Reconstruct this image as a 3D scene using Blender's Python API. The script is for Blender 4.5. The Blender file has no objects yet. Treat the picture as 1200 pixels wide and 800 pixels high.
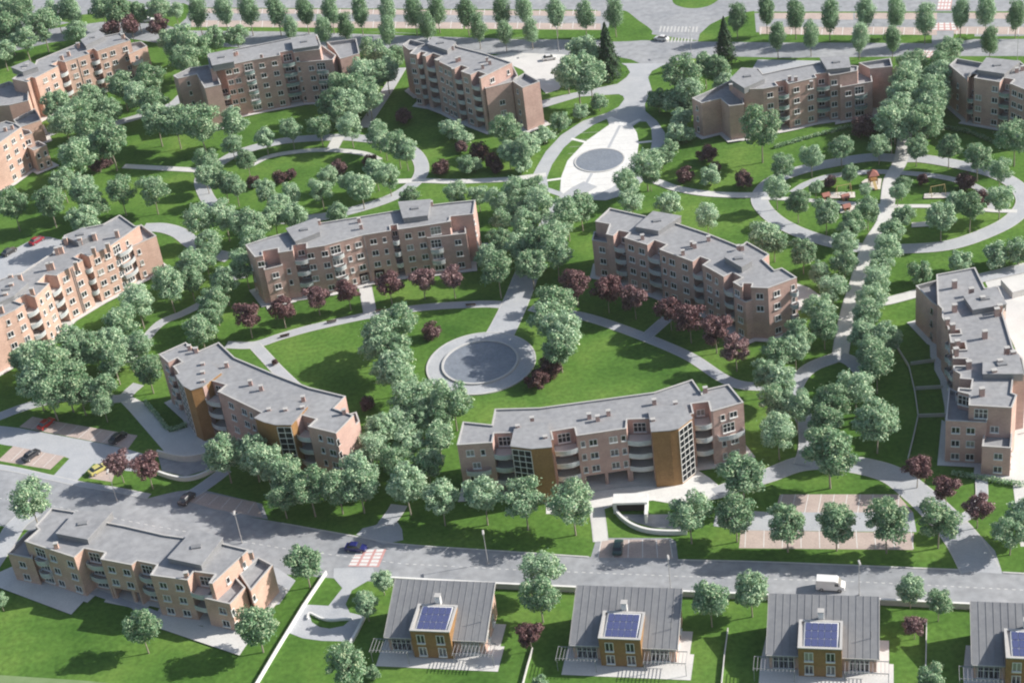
import bpy, math, random
import numpy as np
from mathutils import Vector, Matrix

random.seed(7)
RS = np.random.RandomState(11)
SC = bpy.context.scene
COL = SC.collection

# ------------------------------------------------------------------ camera
FPX, PITCH, ROLL, HCAM = 2023.71, 0.575020584, -0.139585516, 202.319
cp, sp = math.cos(PITCH), math.sin(PITCH)
_F = Vector((0, cp, -sp)); _R = Vector((1, 0, 0)); _U = Vector((0, sp, cp))
_c, _s = math.cos(ROLL), math.sin(ROLL)
CR = _R * _c + _U * _s
CU = _R * (-_s) + _U * _c
cam_d = bpy.data.cameras.new('camera'); cam = bpy.data.objects.new('camera', cam_d); COL.objects.link(cam)
cam.matrix_world = Matrix(((CR.x, CU.x, -_F.x, 0), (CR.y, CU.y, -_F.y, 0), (CR.z, CU.z, -_F.z, HCAM), (0, 0, 0, 1)))
cam_d.sensor_width = 36; cam_d.sensor_fit = 'HORIZONTAL'; cam_d.lens = 36 * FPX / 1200
cam_d.clip_start = 1; cam_d.clip_end = 6000
SC.camera = cam


def G(px, py, z=0.0):
    """point of the survey photograph -> point of the site at height z"""
    d = _F + CR * ((px - 600) / FPX) - CU * ((py - 400) / FPX)
    t = (z - HCAM) / d.z
    return Vector((d.x * t, d.y * t, z))


def pxm(px, py, z=6):
    """survey pixels per metre there"""
    p = G(px, py, z) - Vector((0, 0, HCAM))
    return FPX / p.dot(_F)


def Zm(s, ox, oy):
    return lambda x, y: (ox + x / s, oy + y / s)


# ------------------------------------------------------------------ materials
def new_mat(name, rough=0.8, spec=0.3):
    m = bpy.data.materials.new(name); m.use_nodes = True
    b = m.node_tree.nodes['Principled BSDF']
    b.inputs['Roughness'].default_value = rough
    b.inputs['Specular IOR Level'].default_value = spec
    return m, m.node_tree, b


def noise_mat(name, cols, scale=1.0, rough=0.85, spec=0.25, scale2=None, bump=0.0, detail=6, amt2=0.35):
    m, nt, b = new_mat(name, rough, spec)
    tc = nt.nodes.new('ShaderNodeTexCoord')
    n = nt.nodes.new('ShaderNodeTexNoise'); n.inputs['Scale'].default_value = scale; n.inputs['Detail'].default_value = detail
    n.inputs['Roughness'].default_value = 0.6
    nt.links.new(tc.outputs['Object'], n.inputs['Vector'])
    r = nt.nodes.new('ShaderNodeValToRGB')
    k = len(cols)
    while len(r.color_ramp.elements) < k:
        r.color_ramp.elements.new(0.5)
    for i, c in enumerate(cols):
        r.color_ramp.elements[i].position = 0.3 + 0.4 * i / max(1, k - 1)
        r.color_ramp.elements[i].color = (*c, 1)
    nt.links.new(n.outputs['Fac'], r.inputs['Fac'])
    out = r.outputs['Color']
    if scale2:
        n2 = nt.nodes.new('ShaderNodeTexNoise'); n2.inputs['Scale'].default_value = scale2; n2.inputs['Detail'].default_value = 4
        nt.links.new(tc.outputs['Object'], n2.inputs['Vector'])
        mr = nt.nodes.new('ShaderNodeMapRange'); mr.inputs[1].default_value = 0.3; mr.inputs[2].default_value = 0.7
        mr.inputs[3].default_value = 1 - amt2; mr.inputs[4].default_value = 1 + amt2
        nt.links.new(n2.outputs['Fac'], mr.inputs[0])
        mx = nt.nodes.new('ShaderNodeMix'); mx.data_type = 'RGBA'; mx.blend_type = 'MULTIPLY'; mx.inputs[0].default_value = 1
        nt.links.new(out, mx.inputs[6]); nt.links.new(mr.outputs[0], mx.inputs[7])
        out = mx.outputs[2]
    nt.links.new(out, b.inputs['Base Color'])
    if bump:
        bp = nt.nodes.new('ShaderNodeBump'); bp.inputs['Strength'].default_value = bump; bp.inputs['Distance'].default_value = 0.05
        nt.links.new(n.outputs['Fac'], bp.inputs['Height']); nt.links.new(bp.outputs[0], b.inputs['Normal'])
    return m


def brick_mat(name, cols):
    m, nt, b = new_mat(name, 0.9, 0.15)
    tc = nt.nodes.new('ShaderNodeTexCoord')
    n = nt.nodes.new('ShaderNodeTexNoise'); n.inputs['Scale'].default_value = 0.35; n.inputs['Detail'].default_value = 8
    nt.links.new(tc.outputs['Object'], n.inputs['Vector'])
    r = nt.nodes.new('ShaderNodeValToRGB')
    r.color_ramp.elements[0].position = 0.35; r.color_ramp.elements[0].color = (*cols[0], 1)
    r.color_ramp.elements[1].position = 0.65; r.color_ramp.elements[1].color = (*cols[1], 1)
    nt.links.new(n.outputs['Fac'], r.inputs['Fac'])
    mp = nt.nodes.new('ShaderNodeMapping'); mp.inputs['Scale'].default_value = (1.6, 1.6, 9.0)
    nt.links.new(tc.outputs['Object'], mp.inputs['Vector'])
    v = nt.nodes.new('ShaderNodeTexVoronoi'); v.inputs['Scale'].default_value = 1.4
    nt.links.new(mp.outputs[0], v.inputs['Vector'])
    bw = nt.nodes.new('ShaderNodeRGBToBW'); nt.links.new(v.outputs['Color'], bw.inputs[0])
    mr = nt.nodes.new('ShaderNodeMapRange'); mr.inputs[3].default_value = 0.82; mr.inputs[4].default_value = 1.15
    nt.links.new(bw.outputs[0], mr.inputs[0])
    mx = nt.nodes.new('ShaderNodeMix'); mx.data_type = 'RGBA'; mx.blend_type = 'MULTIPLY'; mx.inputs[0].default_value = 1
    nt.links.new(r.outputs['Color'], mx.inputs[6]); nt.links.new(mr.outputs[0], mx.inputs[7])
    nt.links.new(mx.outputs[2], b.inputs['Base Color'])
    return m


def leaf_mat(name, cols, trans=0.25, rough=0.5, spec=0.4):
    m, nt, b = new_mat(name, rough, spec)
    g = nt.nodes.new('ShaderNodeNewGeometry'); oi = nt.nodes.new('ShaderNodeObjectInfo')
    r = nt.nodes.new('ShaderNodeValToRGB')
    while len(r.color_ramp.elements) < len(cols):
        r.color_ramp.elements.new(0.5)
    for i, c in enumerate(cols):
        r.color_ramp.elements[i].position = i / (len(cols) - 1)
        r.color_ramp.elements[i].color = (*c, 1)
    nt.links.new(g.outputs['Random Per Island'], r.inputs['Fac'])
    hs = nt.nodes.new('ShaderNodeHueSaturation')
    mr = nt.nodes.new('ShaderNodeMapRange'); mr.inputs[3].default_value = 0.78; mr.inputs[4].default_value = 1.28
    nt.links.new(oi.outputs['Random'], mr.inputs[0]); nt.links.new(mr.outputs[0], hs.inputs['Value'])
    mr2 = nt.nodes.new('ShaderNodeMapRange'); mr2.inputs[3].default_value = 1.15; mr2.inputs[4].default_value = 0.85
    nt.links.new(oi.outputs['Random'], mr2.inputs[0]); nt.links.new(mr2.outputs[0], hs.inputs['Saturation'])
    nt.links.new(r.outputs['Color'], hs.inputs['Color']); nt.links.new(hs.outputs[0], b.inputs['Base Color'])
    t = nt.nodes.new('ShaderNodeBsdfTranslucent'); nt.links.new(hs.outputs[0], t.inputs['Color'])
    ms = nt.nodes.new('ShaderNodeMixShader'); ms.inputs[0].default_value = trans
    nt.links.new(b.outputs[0], ms.inputs[1]); nt.links.new(t.outputs[0], ms.inputs[2])
    nt.links.new(ms.outputs[0], nt.nodes['Material Output'].inputs['Surface'])
    return m


M = {}
M['grass'] = noise_mat('grass', [(0.050, 0.122, 0.022), (0.092, 0.188, 0.036), (0.148, 0.245, 0.052)], 0.055, 0.95, 0.1, 1.1, 0.15, 9, 0.22)
M['asphalt'] = noise_mat('asphalt', [(0.27, 0.285, 0.31), (0.37, 0.38, 0.40)], 0.10, 0.9, 0.2, 0.6, 0, 8, 0.14)
M['path'] = noise_mat('path_asphalt', [(0.39, 0.41, 0.445), (0.47, 0.485, 0.51)], 0.25, 0.9, 0.2, 3.0, 0, 6, 0.08)
M['pale'] = noise_mat('pale_concrete', [(0.58, 0.575, 0.565), (0.66, 0.655, 0.64)], 0.3, 0.85, 0.2, 3.0, 0, 6, 0.06)
M['white_paving'] = noise_mat('white_paving', [(0.66, 0.66, 0.65), (0.76, 0.755, 0.74)], 0.4, 0.8, 0.2, 2.0, 0, 6, 0.06)
M['bay'] = noise_mat('parking_paver', [(0.44, 0.36, 0.33), (0.53, 0.44, 0.40)], 0.3, 0.9, 0.15, 2.5, 0, 6, 0.1)
M['mark'] = noise_mat('road_paint', [(0.62, 0.62, 0.62), (0.78, 0.78, 0.76)], 1.5, 0.7, 0.3)
M['redmark'] = noise_mat('red_paint', [(0.52, 0.27, 0.26), (0.60, 0.35, 0.33)], 1.5, 0.7, 0.3)
M['sand'] = noise_mat('sand', [(0.6, 0.56, 0.52), (0.68, 0.65, 0.6)], 0.8, 0.95, 0.1)
M['kerb'] = noise_mat('kerb_stone', [(0.48, 0.48, 0.48), (0.58, 0.58, 0.57)], 0.8, 0.85, 0.2)
M['brick'] = brick_mat('brick', ((0.47, 0.32, 0.285), (0.56, 0.39, 0.345)))
M['brick_warm'] = brick_mat('warm_brick', ((0.53, 0.355, 0.29), (0.62, 0.43, 0.355)))
M['roof'] = noise_mat('roof_membrane', [(0.265, 0.272, 0.29), (0.335, 0.34, 0.352)], 0.12, 0.8, 0.3, 0.9, 0, 9, 0.13)
M['cap'] = noise_mat('parapet_metal', [(0.44, 0.43, 0.42), (0.52, 0.51, 0.495)], 0.6, 0.5, 0.4)
M['white'] = noise_mat('white_paint', [(0.70, 0.70, 0.69), (0.8, 0.8, 0.79)], 0.8, 0.5, 0.4)
M['wood'] = noise_mat('ochre_cladding', [(0.26, 0.145, 0.06), (0.345, 0.195, 0.085)], 0.5, 0.6, 0.3, 4, 0, 6, 0.15)
M['zinc'] = noise_mat('zinc_sheet', [(0.205, 0.21, 0.225), (0.255, 0.26, 0.27)], 0.25, 0.5, 0.5, 1.5, 0, 6, 0.07)
M['pergola'] = noise_mat('grey_metal', [(0.26, 0.26, 0.28), (0.33, 0.33, 0.35)], 1, 0.5, 0.4)
M['trunk'] = noise_mat('bark', [(0.26, 0.22, 0.18), (0.42, 0.38, 0.32)], 3, 0.9, 0.1)
M['water'] = noise_mat('basin_water', [(0.20, 0.225, 0.27), (0.25, 0.275, 0.315)], 0.25, 0.25, 0.5, 1.8, 0, 8, 0.12)
M['railing'] = noise_mat('railing_panel', [(0.44, 0.47, 0.49), (0.52, 0.55, 0.565)], 1.0, 0.25, 0.5)
M['railing_glass'] = noise_mat('green_railing_glass', [(0.20, 0.27, 0.27), (0.27, 0.34, 0.33)], 1.0, 0.15, 0.6)
M['slab'] = noise_mat('balcony_slab', [(0.55, 0.54, 0.52), (0.64, 0.63, 0.61)], 0.8, 0.8, 0.2)
m, nt, b = new_mat('window_glass', 0.08, 0.6); b.inputs['Base Color'].default_value = (0.022, 0.028, 0.035, 1); M['glass'] = m
oi = nt.nodes.new('ShaderNodeObjectInfo'); rp = nt.nodes.new('ShaderNodeValToRGB'); rp.color_ramp.interpolation = 'CONSTANT'
for k_, (ps_, c_) in enumerate(((0, (.018, .022, .028)), (.5, (.035, .042, .05)), (.72, (.10, .11, .12)), (.88, (.28, .27, .25)))):
    e_ = rp.color_ramp.elements[k_] if k_ < 2 else rp.color_ramp.elements.new(ps_)
    e_.position = ps_; e_.color = (*c_, 1)
nt.links.new(oi.outputs['Random'], rp.inputs['Fac']); nt.links.new(rp.outputs['Color'], b.inputs['Base Color'])
m, nt, b = new_mat('solar_glass', 0.2, 0.5); b.inputs['Base Color'].default_value = (0.08, 0.095, 0.21, 1); M['solar'] = m
m, nt, b = new_mat('stair_glass', 0.25, 0.25); b.inputs['Base Color'].default_value = (0.012, 0.015, 0.02, 1); M['stair_glass'] = m
m, nt, b = new_mat('rubber', 0.8, 0.2); b.inputs['Base Color'].default_value = (0.02, 0.02, 0.022, 1); M['rubber'] = m
m, nt, b = new_mat('dark_opening', 0.9, 0.1); b.inputs['Base Color'].default_value = (0.05, 0.045, 0.045, 1); M['dark'] = m
m, nt, b = new_mat('brown_door', 0.6, 0.3); b.inputs['Base Color'].default_value = (0.09, 0.05, 0.035, 1); M['door'] = m
m, nt, b = new_mat('lamp_white', 0.4, 0.4); b.inputs['Base Color'].default_value = (0.45, 0.45, 0.45, 1); M['lamp'] = m
M['leaf'] = leaf_mat('leaf_green', [(0.115, 0.25, 0.13), (0.245, 0.405, 0.235), (0.37, 0.52, 0.35), (0.60, 0.69, 0.46)], 0.30, 0.6, 0.3)
M['leaf_poplar'] = leaf_mat('leaf_poplar', [(0.15, 0.29, 0.15), (0.24, 0.39, 0.22), (0.33, 0.48, 0.30), (0.45, 0.57, 0.40)], 0.38, 0.6, 0.3)
M['leaf_purple'] = leaf_mat('leaf_purple', [(0.085, 0.038, 0.045), (0.16, 0.08, 0.088), (0.25, 0.14, 0.145), (0.38, 0.25, 0.245)], 0.25, 0.5, 0.4)
M['leaf_plum'] = leaf_mat('leaf_plum_shrub', [(0.055, 0.022, 0.028), (0.10, 0.045, 0.05), (0.15, 0.08, 0.08), (0.22, 0.14, 0.13)], 0.12, 0.5, 0.4)
M['leaf_conifer'] = leaf_mat('leaf_conifer', [(0.018, 0.05, 0.022), (0.035, 0.08, 0.035), (0.05, 0.105, 0.045)], 0.08, 0.6, 0.3)
_paint = {}


def paint(c):
    if c not in _paint:
        m, nt, b = new_mat('car_paint', 0.3, 0.5); b.inputs['Base Color'].default_value = (*c, 1)
        b.inputs['Coat Weight'].default_value = 0.4
        _paint[c] = m
    return _paint[c]


# ------------------------------------------------------------------ mesh helpers
class MB:
    def __init__(s): s.v = []; s.f = []

    def poly(s, pts):
        i = len(s.v); s.v += [tuple(p) for p in pts]; s.f.append(tuple(range(i, i + len(pts))))

    def prism(s, poly, z0, z1, top=True, bottom=False):
        n = len(poly); i = len(s.v)
        s.v += [(p[0], p[1], z0) for p in poly] + [(p[0], p[1], z1) for p in poly]
        for k in range(n):
            j = (k + 1) % n
            s.f.append((i + k, i + j, i + n + j, i + n + k))
        if top: s.f.append(tuple(range(i + n, i + 2 * n)))
        if bottom: s.f.append(tuple(range(i + n - 1, i - 1, -1)))

    def box(s, x0, x1, y0, y1, z0, z1):
        s.prism([(x0, y0), (x1, y0), (x1, y1), (x0, y1)], z0, z1, True, True)

    def hexa(s, b, t):
        """b, t: four points each (bottom ccw, top ccw)"""
        i = len(s.v); s.v += [tuple(p) for p in b] + [tuple(p) for p in t]
        s.f += [(i + 3, i + 2, i + 1, i), (i + 4, i + 5, i + 6, i + 7)]
        for k in range(4):
            j = (k + 1) % 4; s.f.append((i + k, i + j, i + 4 + j, i + 4 + k))

    def ring(s, outer, inner, z0, z1):
        n = len(outer)
        for k in range(n):
            j = (k + 1) % n
            a, b_, c, d = outer[k], outer[j], inner[j], inner[k]
            s.poly([(a[0], a[1], z1), (b_[0], b_[1], z1), (c[0], c[1], z1), (d[0], d[1], z1)])
            s.poly([(a[0], a[1], z0), (b_[0], b_[1], z0), (b_[0], b_[1], z1), (a[0], a[1], z1)])
            s.poly([(c[0], c[1], z0), (d[0], d[1], z0), (d[0], d[1], z1), (c[0], c[1], z1)])

    def tube(s, a, b_, ra, rb, n=8, cap=True):
        a = Vector(a); b_ = Vector(b_); d = (b_ - a).normalized()
        u = d.orthogonal().normalized(); w = d.cross(u)
        i = len(s.v)
        for P, r in ((a, ra), (b_, rb)):
            for k in range(n):
                t = 2 * math.pi * k / n
                s.v.append(tuple(P + u * (r * math.cos(t)) + w * (r * math.sin(t))))
        for k in range(n):
            j = (k + 1) % n; s.f.append((i + k, i + j, i + n + j, i + n + k))
        if cap:
            s.f.append(tuple(range(i + n, i + 2 * n))); s.f.append(tuple(range(i + n - 1, i - 1, -1)))

    def mesh(s, name, mat):
        me = bpy.data.meshes.new(name); me.from_pydata(s.v, [], s.f); me.update()
        me.materials.append(mat); return me

    def build(s, name, mat, parent=None):
        return link(name, s.mesh(name, mat), parent)


def link(name, me, parent=None, loc=None, rz=None, scale=None):
    o = bpy.data.objects.new(name, me); COL.objects.link(o)
    if parent: o.parent = parent
    if loc is not None: o.location = loc
    if rz is not None: o.rotation_euler = (0, 0, rz)
    if scale is not None: o.scale = scale
    return o


def thing(name, label, cat, loc=(0, 0, 0), rz=0, group=None):
    o = link(name, None, None, loc, rz); o.empty_display_size = 0.5
    o['label'] = label; o['category'] = cat
    if group: o['group'] = group
    return o


def copy_tree(o, parent=None):
    c = o.copy(); COL.objects.link(c)
    if parent: c.parent = parent
    for ch in o.children: copy_tree(ch, c)
    return c


def area(p):
    return 0.5 * sum(p[i][0] * p[(i + 1) % len(p)][1] - p[(i + 1) % len(p)][0] * p[i][1] for i in range(len(p)))


def offset(poly, d):
    """inward offset of a ccw polygon (negative d: outward)"""
    n = len(poly); out = []
    for i in range(n):
        p0, p1, p2 = poly[i - 1], poly[i], poly[(i + 1) % n]
        e1 = Vector((p1[0] - p0[0], p1[1] - p0[1])); e2 = Vector((p2[0] - p1[0], p2[1] - p1[1]))
        e1 = e1.normalized() if e1.length > 1e-6 else Vector((1, 0)); e2 = e2.normalized() if e2.length > 1e-6 else e1
        n1 = Vector((-e1.y, e1.x)); n2 = Vector((-e2.y, e2.x))
        m = n1 + n2; k = 1 + n1.dot(n2)
        m = m / max(k, 0.35)
        if m.length > 2.2: m = m.normalized() * 2.2
        out.append((p1[0] + m.x * d, p1[1] + m.y * d))
    return out


def clean(poly, eps=0.05):
    out = []
    for p in poly:
        if not out or (abs(p[0] - out[-1][0]) + abs(p[1] - out[-1][1])) > eps: out.append(p)
    if abs(out[0][0] - out[-1][0]) + abs(out[0][1] - out[-1][1]) < eps: out.pop()
    return out


# ------------------------------------------------------------------ flat sheets of the setting
def struct(name, mb, mat):
    o = mb.build(name, mat); o['kind'] = 'structure'; return o


def catmull(pts, closed=False, sub=8):
    n = len(pts); out = []
    rng = range(n if closed else n - 1)
    for i in rng:
        p1 = pts[i]; p2 = pts[(i + 1) % n]
        p0 = pts[i - 1] if (closed or i > 0) else p1 * 2 - p2
        p3 = pts[(i + 2) % n] if (closed or i + 2 < n) else p2 * 2 - p1
        for k in range(sub):
            t = k / sub
            out.append(0.5 * ((2 * p1) + (p2 - p0) * t + (2 * p0 - 5 * p1 + 4 * p2 - p3) * t * t + (3 * p1 - p0 - 3 * p2 + p3) * t ** 3))
    if not closed: out.append(pts[-1].copy())
    return out


_layer = [0.030]


def strip(name, pxs, width, mat, closed=False, z=None, smooth=True, edge=True):
    if z is None:
        _layer[0] += 0.004; z = _layer[0]
    P = [G(x, y) for x, y in pxs]
    Q = catmull(P, closed, 8) if smooth else P
    n = len(Q)
    ws = width if isinstance(width, (list, tuple)) else None
    L = []; Rr = []; LE = []; RE = []
    for i in range(n):
        a = Q[i - 1] if (closed or i > 0) else Q[i]
        c = Q[(i + 1) % n] if (closed or i < n - 1) else Q[i]
        d = (c - a); d.z = 0; d.normalize(); nn = Vector((-d.y, d.x, 0))
        w = (ws[0] + (ws[1] - ws[0]) * i / (n - 1)) if ws else width
        L.append(Q[i] + nn * w / 2); Rr.append(Q[i] - nn * w / 2)
        LE.append(Q[i] + nn * (w / 2 + 0.22)); RE.append(Q[i] - nn * (w / 2 + 0.22))
    mb = MB(); eb = MB()
    for i in range(n if closed else n - 1):
        j = (i + 1) % n
        mb.poly([(p.x, p.y, z) for p in (Rr[i], Rr[j], L[j], L[i])])
        for A, B in ((L, LE), (RE, Rr)):
            eb.poly([(p.x, p.y, z - 0.002) for p in (A[i], A[j], B[j], B[i])])
    struct(name, mb, mat)
    if edge: struct('path_edging', eb, M['kerb'])


def patch(name, pxs, mat, z=None, smooth=False):
    if z is None:
        _layer[0] += 0.004; z = _layer[0]
    P = [G(x, y) for x, y in pxs]
    if smooth: P = catmull(P, True, 6)
    mb = MB(); mb.poly([(p.x, p.y, z) for p in P])
    return struct(name, mb, mat)


def ZP(zf, pts): return [zf(*p) for p in pts]


g = MB(); g.poly([(-1300, -50, 0), (1300, -50, 0), (1300, 1400, 0), (-1300, 1400, 0)]); struct('ground', g, M['grass'])

# --- main lower road
patch('road', [(-90, 540), (0, 550), (60, 562), (95, 569), (140, 577), (175, 584), (250, 598), (330, 612), (420, 628), (470, 637), (600, 646), (690, 652), (800, 656),
               (900, 658), (1122, 667), (1330, 678), (1330, 722), (1140, 712), (1040, 708), (880, 702), (720, 695), (600, 690), (460, 683), (330, 672), (200, 652), (60, 625), (-90, 602)], M['asphalt'], 0.012)
# --- far street, roundabout and car parks as one asphalt sheet
patch('road', [(-140, 70), (0, 50), (40, 36), (90, 25), (150, 24), (180, 40), (240, 36), (300, 37), (400, 37), (500, 40), (620, 45), (760, 40), (820, 48), (900, 50), (1060, 50), (1330, 48), (1330, -70), (800, -70), (-140, -70)], M['asphalt'], 0.010)
patch('road', [(-140, 92), (0, 64), (60, 50), (130, 42), (200, 53), (290, 56), (480, 62), (600, 64), (640, 65), (720, 66), (740, 70), (758, 78), (775, 77), (800, 70), (840, 66), (920, 68), (1100, 66), (1330, 66), (1330, 46), (900, 49), (600, 46), (300, 36), (150, 22), (-140, 60)], M['asphalt'], 0.014)
Z0 = Zm(4, 600, 0); Z9 = Zm(4, 900, 0); Z3 = Zm(4, 300, 0); Za = Zm(4, 0, 0)
patch('grass_verge', [(705, 48), (712, 34), (722, 17), (733, 13), (748, 24), (762, 34), (764, 39), (756, 47)], M['grass'], 0.020, True)
patch('grass_verge', [(818, 49), (820, 40), (832, 29), (846, 22), (862, 16), (884, 13), (886, 38), (940, 41), (1060, 41), (1092, 41), (1092, 51), (900, 50)], M['grass'], 0.020)
patch('grass_verge', [(1116, 50), (1118, 39), (1142, 39), (1142, 46)], M['grass'], 0.020)
patch('grass_verge', [(1142, 46), (1142, 43), (1330, 41), (1330, 46)], M['grass'], 0.020)
patch('roundabout_island', [(788, -1), (792, 6), (808, 10), (828, 8), (842, 0), (848, -10), (820, -18), (795, -12)], M['grass'], 0.020, True)
patch('grass_verge', [(200, 36), (218, 32), (460, 32), (460, 38), (300, 37), (220, 36)], M['grass'], 0.020)
patch('grass_verge', [(460, 29), (705, 35), (704, 47), (600, 44), (516, 41), (460, 38)], M['grass'], 0.020)
patch('grass_verge', [(62, 24), (72, 20), (120, 15), (190, 10), (215, 4), (224, 8), (218, 22), (205, 33), (190, 28), (120, 26), (90, 28)], M['grass'], 0.020)
for a, b_ in ((15.5, 31.5),):
    for x0, x1 in ((224, 385), (385, 545), (545, 706)):
        def yy(x, y): return y + (x - 224) * 0.008
        patch('parking_bay', [(x0, yy(x0, 9.5)), (x1 - 2, yy(x1, 9.5)), (x1 - 2, yy(x1, 15.5)), (x0, yy(x0, 15.5))], M['bay'], 0.021)
        patch('parking_bay', [(x0, yy(x0, 24)), (x1 - 2, yy(x1, 24)), (x1 - 2, yy(x1, 31.5)), (x0, yy(x0, 31.5))], M['bay'], 0.021)
for x0, x1 in ((890, 1000), (1002, 1098), (1118, 1330)):
    patch('parking_bay', [(x0, 15), (x1, 15), (x1, 23.5), (x0, 22)], M['bay'], 0.021)
    patch('parking_bay', [(x0, 31.5), (x1, 32.5), (x1, 41.5), (x0, 40)], M['bay'], 0.021)
for xs, y0, y1 in ((range(230, 700, 13), 24, 32), (range(230, 700, 13), 10, 16), (range(892, 1096, 12), 32, 41), (range(1122, 1210, 12), 33, 41)):
    mb = MB()
    for x in xs:
        sl_ = (x - 224) * 0.004 if x < 720 else 0; a, b_ = G(x, y0 + sl_), G(x - 1, y1 + sl_); d = Vector((0.09, 0, 0))
        mb.poly([(q.x, q.y, 0.026) for q in (a - d, b_ - d, b_ + d, a + d)])
    struct('bay_marking', mb, M['mark'])
patch('verge_strip', [(220, 9), (700, 12), (700, 13.2), (220, 10)], M['grass'], 0.024)
patch('verge_strip', [(884, 14), (1330, 13.5), (1330, 15), (884, 15.5)], M['grass'], 0.024)


def crossing(px4, nx, ny, mats, z=0.03, gap=0.12):
    """striped or chequered crossing over a quadrilateral"""
    A, B, C_, D = [G(*p) for p in px4]
    mbs = [MB() for _ in mats]
    for i in range(nx):
        for j in range(ny):
            k = (i + j) % 2 if ny > 1 else (i % 2)
            if k >= len(mats): continue
            if mats[k] is None: continue
            q = []
            for u, v in ((i, j), (i + 1 - gap, j), (i + 1 - gap, j + 1 - gap), (i, j + 1 - gap)):
                u /= nx; v /= ny
                p = (A * (1 - u) + B * u) * (1 - v) + (D * (1 - u) + C_ * u) * v
                q.append((p.x, p.y, z))
            mbs[k].poly(q)
    for mb, mt in zip(mbs, mats):
        if mt is not None and mb.f: struct('road_marking', mb, mt)


crossing([(774, 31), (818, 31.5), (817, 38), (772, 38)], 21, 1, [M['kerb'], None], 0.03, 0.02)
crossing([(772, 44), (812, 45), (811, 50), (770, 50)], 21, 1, [M['kerb'], None], 0.03, 0.02)
def chequer(q, nx, ny):
    patch('crossing_paint', q, M['redmark'], 0.028)
    crossing(q, nx, ny, [M['mark'], M['mark']], 0.034, 0.26)


chequer([(419, 644), (453, 643), (444, 664), (408, 663)], 3, 5)
chequer([(1094, 27), (1121, 27), (1123, 36), (1093, 36)], 4, 3)
chequer([(1100, 0), (1116, 0), (1114, 12), (1098, 12)], 4, 3)
chequer([(1081, 59), (1098, 60), (1092, 68), (1078, 67)], 4, 3)
# dashed centre line and edge lines of the lower road
mb = MB()
for x in range(-20, 1210, 9):
    y = np.interp(x, [-90, 60, 175, 330, 470, 600, 800, 1000, 1200], [571, 592, 615, 642, 660, 667, 675, 681, 691])
    y2 = np.interp(x + 4, [-90, 60, 175, 330, 470, 600, 800, 1000, 1200], [571, 592, 615, 642, 660, 667, 675, 681, 691])
    a, b_ = G(x, y), G(x + 4, y2)
    mb.poly([(a.x, a.y - 0.07, 0.026), (b_.x, b_.y - 0.07, 0.026), (b_.x, b_.y + 0.07, 0.026), (a.x, a.y + 0.07, 0.026)])
struct('centre_line', mb, M['mark'])
strip('kerb_strip', [(330, 613), (420, 629), (470, 637.5), (600, 646.5), (690, 652.5)], 0.35, M['kerb'], z=0.10, edge=False)
strip('kerb_strip', [(794, 656), (900, 658.5), (1122, 667.5)], 0.35, M['kerb'], z=0.10, edge=False)
strip('kerb_strip', [(1175, 670.5), (1330, 679)], 0.35, M['kerb'], z=0.10, edge=False)
strip('pavement', [(-90, 537), (0, 547), (60, 559.5), (95, 567), (140, 574.5), (175, 581.5)], 1.2, M['path'], z=0.05)
# lay-bys and car parks
patch('lay_by', [(172, 584), (207, 575), (235, 573), (307, 590), (314, 608), (250, 600)], M['asphalt'], 0.018)
patch('parking_bay', [(213, 585), (228, 574.5), (300, 588), (308, 606), (250, 596)], M['bay'], 0.022)
patch('lay_by', [(692, 654), (699, 630), (786, 630), (792, 634), (795, 657)], M['asphalt'], 0.018)
patch('parking_bay', [(701, 653), (705, 632), (784, 632), (789, 654)], M['bay'], 0.022)
Z4 = Zm(4, 0, 400)
patch('parking_aisle', ZP(Z4, [(-300, 330), (0, 395), (90, 405), (480, 478), (600, 505), (720, 540), (640, 610), (540, 600), (440, 572), (345, 668), (235, 645), (325, 548), (60, 490), (-300, 440)]), M['path'], 0.016)
patch('parking_bay', ZP(Z4, [(90, 400), (152, 352), (250, 372), (645, 440), (600, 503), (480, 476)]), M['bay'], 0.022)
patch('parking_bay', ZP(Z4, [(-60, 560), (0, 548), (62, 490), (312, 540), (240, 600), (0, 562)]), M['bay'], 0.022)
patch('parking_bay', ZP(Z4, [(413, 640), (440, 590), (540, 612), (525, 658)]), M['bay'], 0.024)
patch('grass_verge', ZP(Z4, [(-200, 450), (0, 480), (38, 488), (0, 525), (-200, 500)]), M['grass'], 0.02)
patch('grass_verge', ZP(Z4, [(-200, 520), (0, 560), (236, 600), (300, 540), (326, 548), (238, 640), (0, 595), (-200, 560)]), M['grass'], 0.024)
patch('grass_verge', ZP(Z4, [(442, 574), (540, 600), (640, 612), (700, 600), (740, 625), (850, 640), (980, 605), (1000, 640), (930, 690), (830, 702), (700, 730), (560, 708), (365, 660)]), M['grass'], 0.02)
mb = MB()
for a, b_ in [((150 + i * 55, 353 + i * 10), (92 + i * 55, 402 + i * 10.5)) for i in range(1, 9)] + [((62 + i * 50, 491 + i * 10), (2 + i * 50, 549 + i * 10)) for i in range(1, 5)]:
    A, B = G(*Z4(*a)), G(*Z4(*b_)); d = Vector((0.07, 0, 0))
    mb.poly([(q.x, q.y, 0.03) for q in (A - d, B - d, B + d, A + d)])
for i in range(6):
    A, B = G(705 + i * 16, 632), G(701 + i * 17.4, 653); d = Vector((0.07, 0, 0))
    mb.poly([(q.x, q.y, 0.03) for q in (A - d, B - d, B + d, A + d)])
for i in range(1, 6):
    A, B = G(228 + i * 14, 575 + i * 2.8), G(213 + i * 15.5, 585 + i * 3.2); d = Vector((0.07, 0, 0))
    mb.poly([(q.x, q.y, 0.03) for q in (A - d, B - d, B + d, A + d)])
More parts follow.
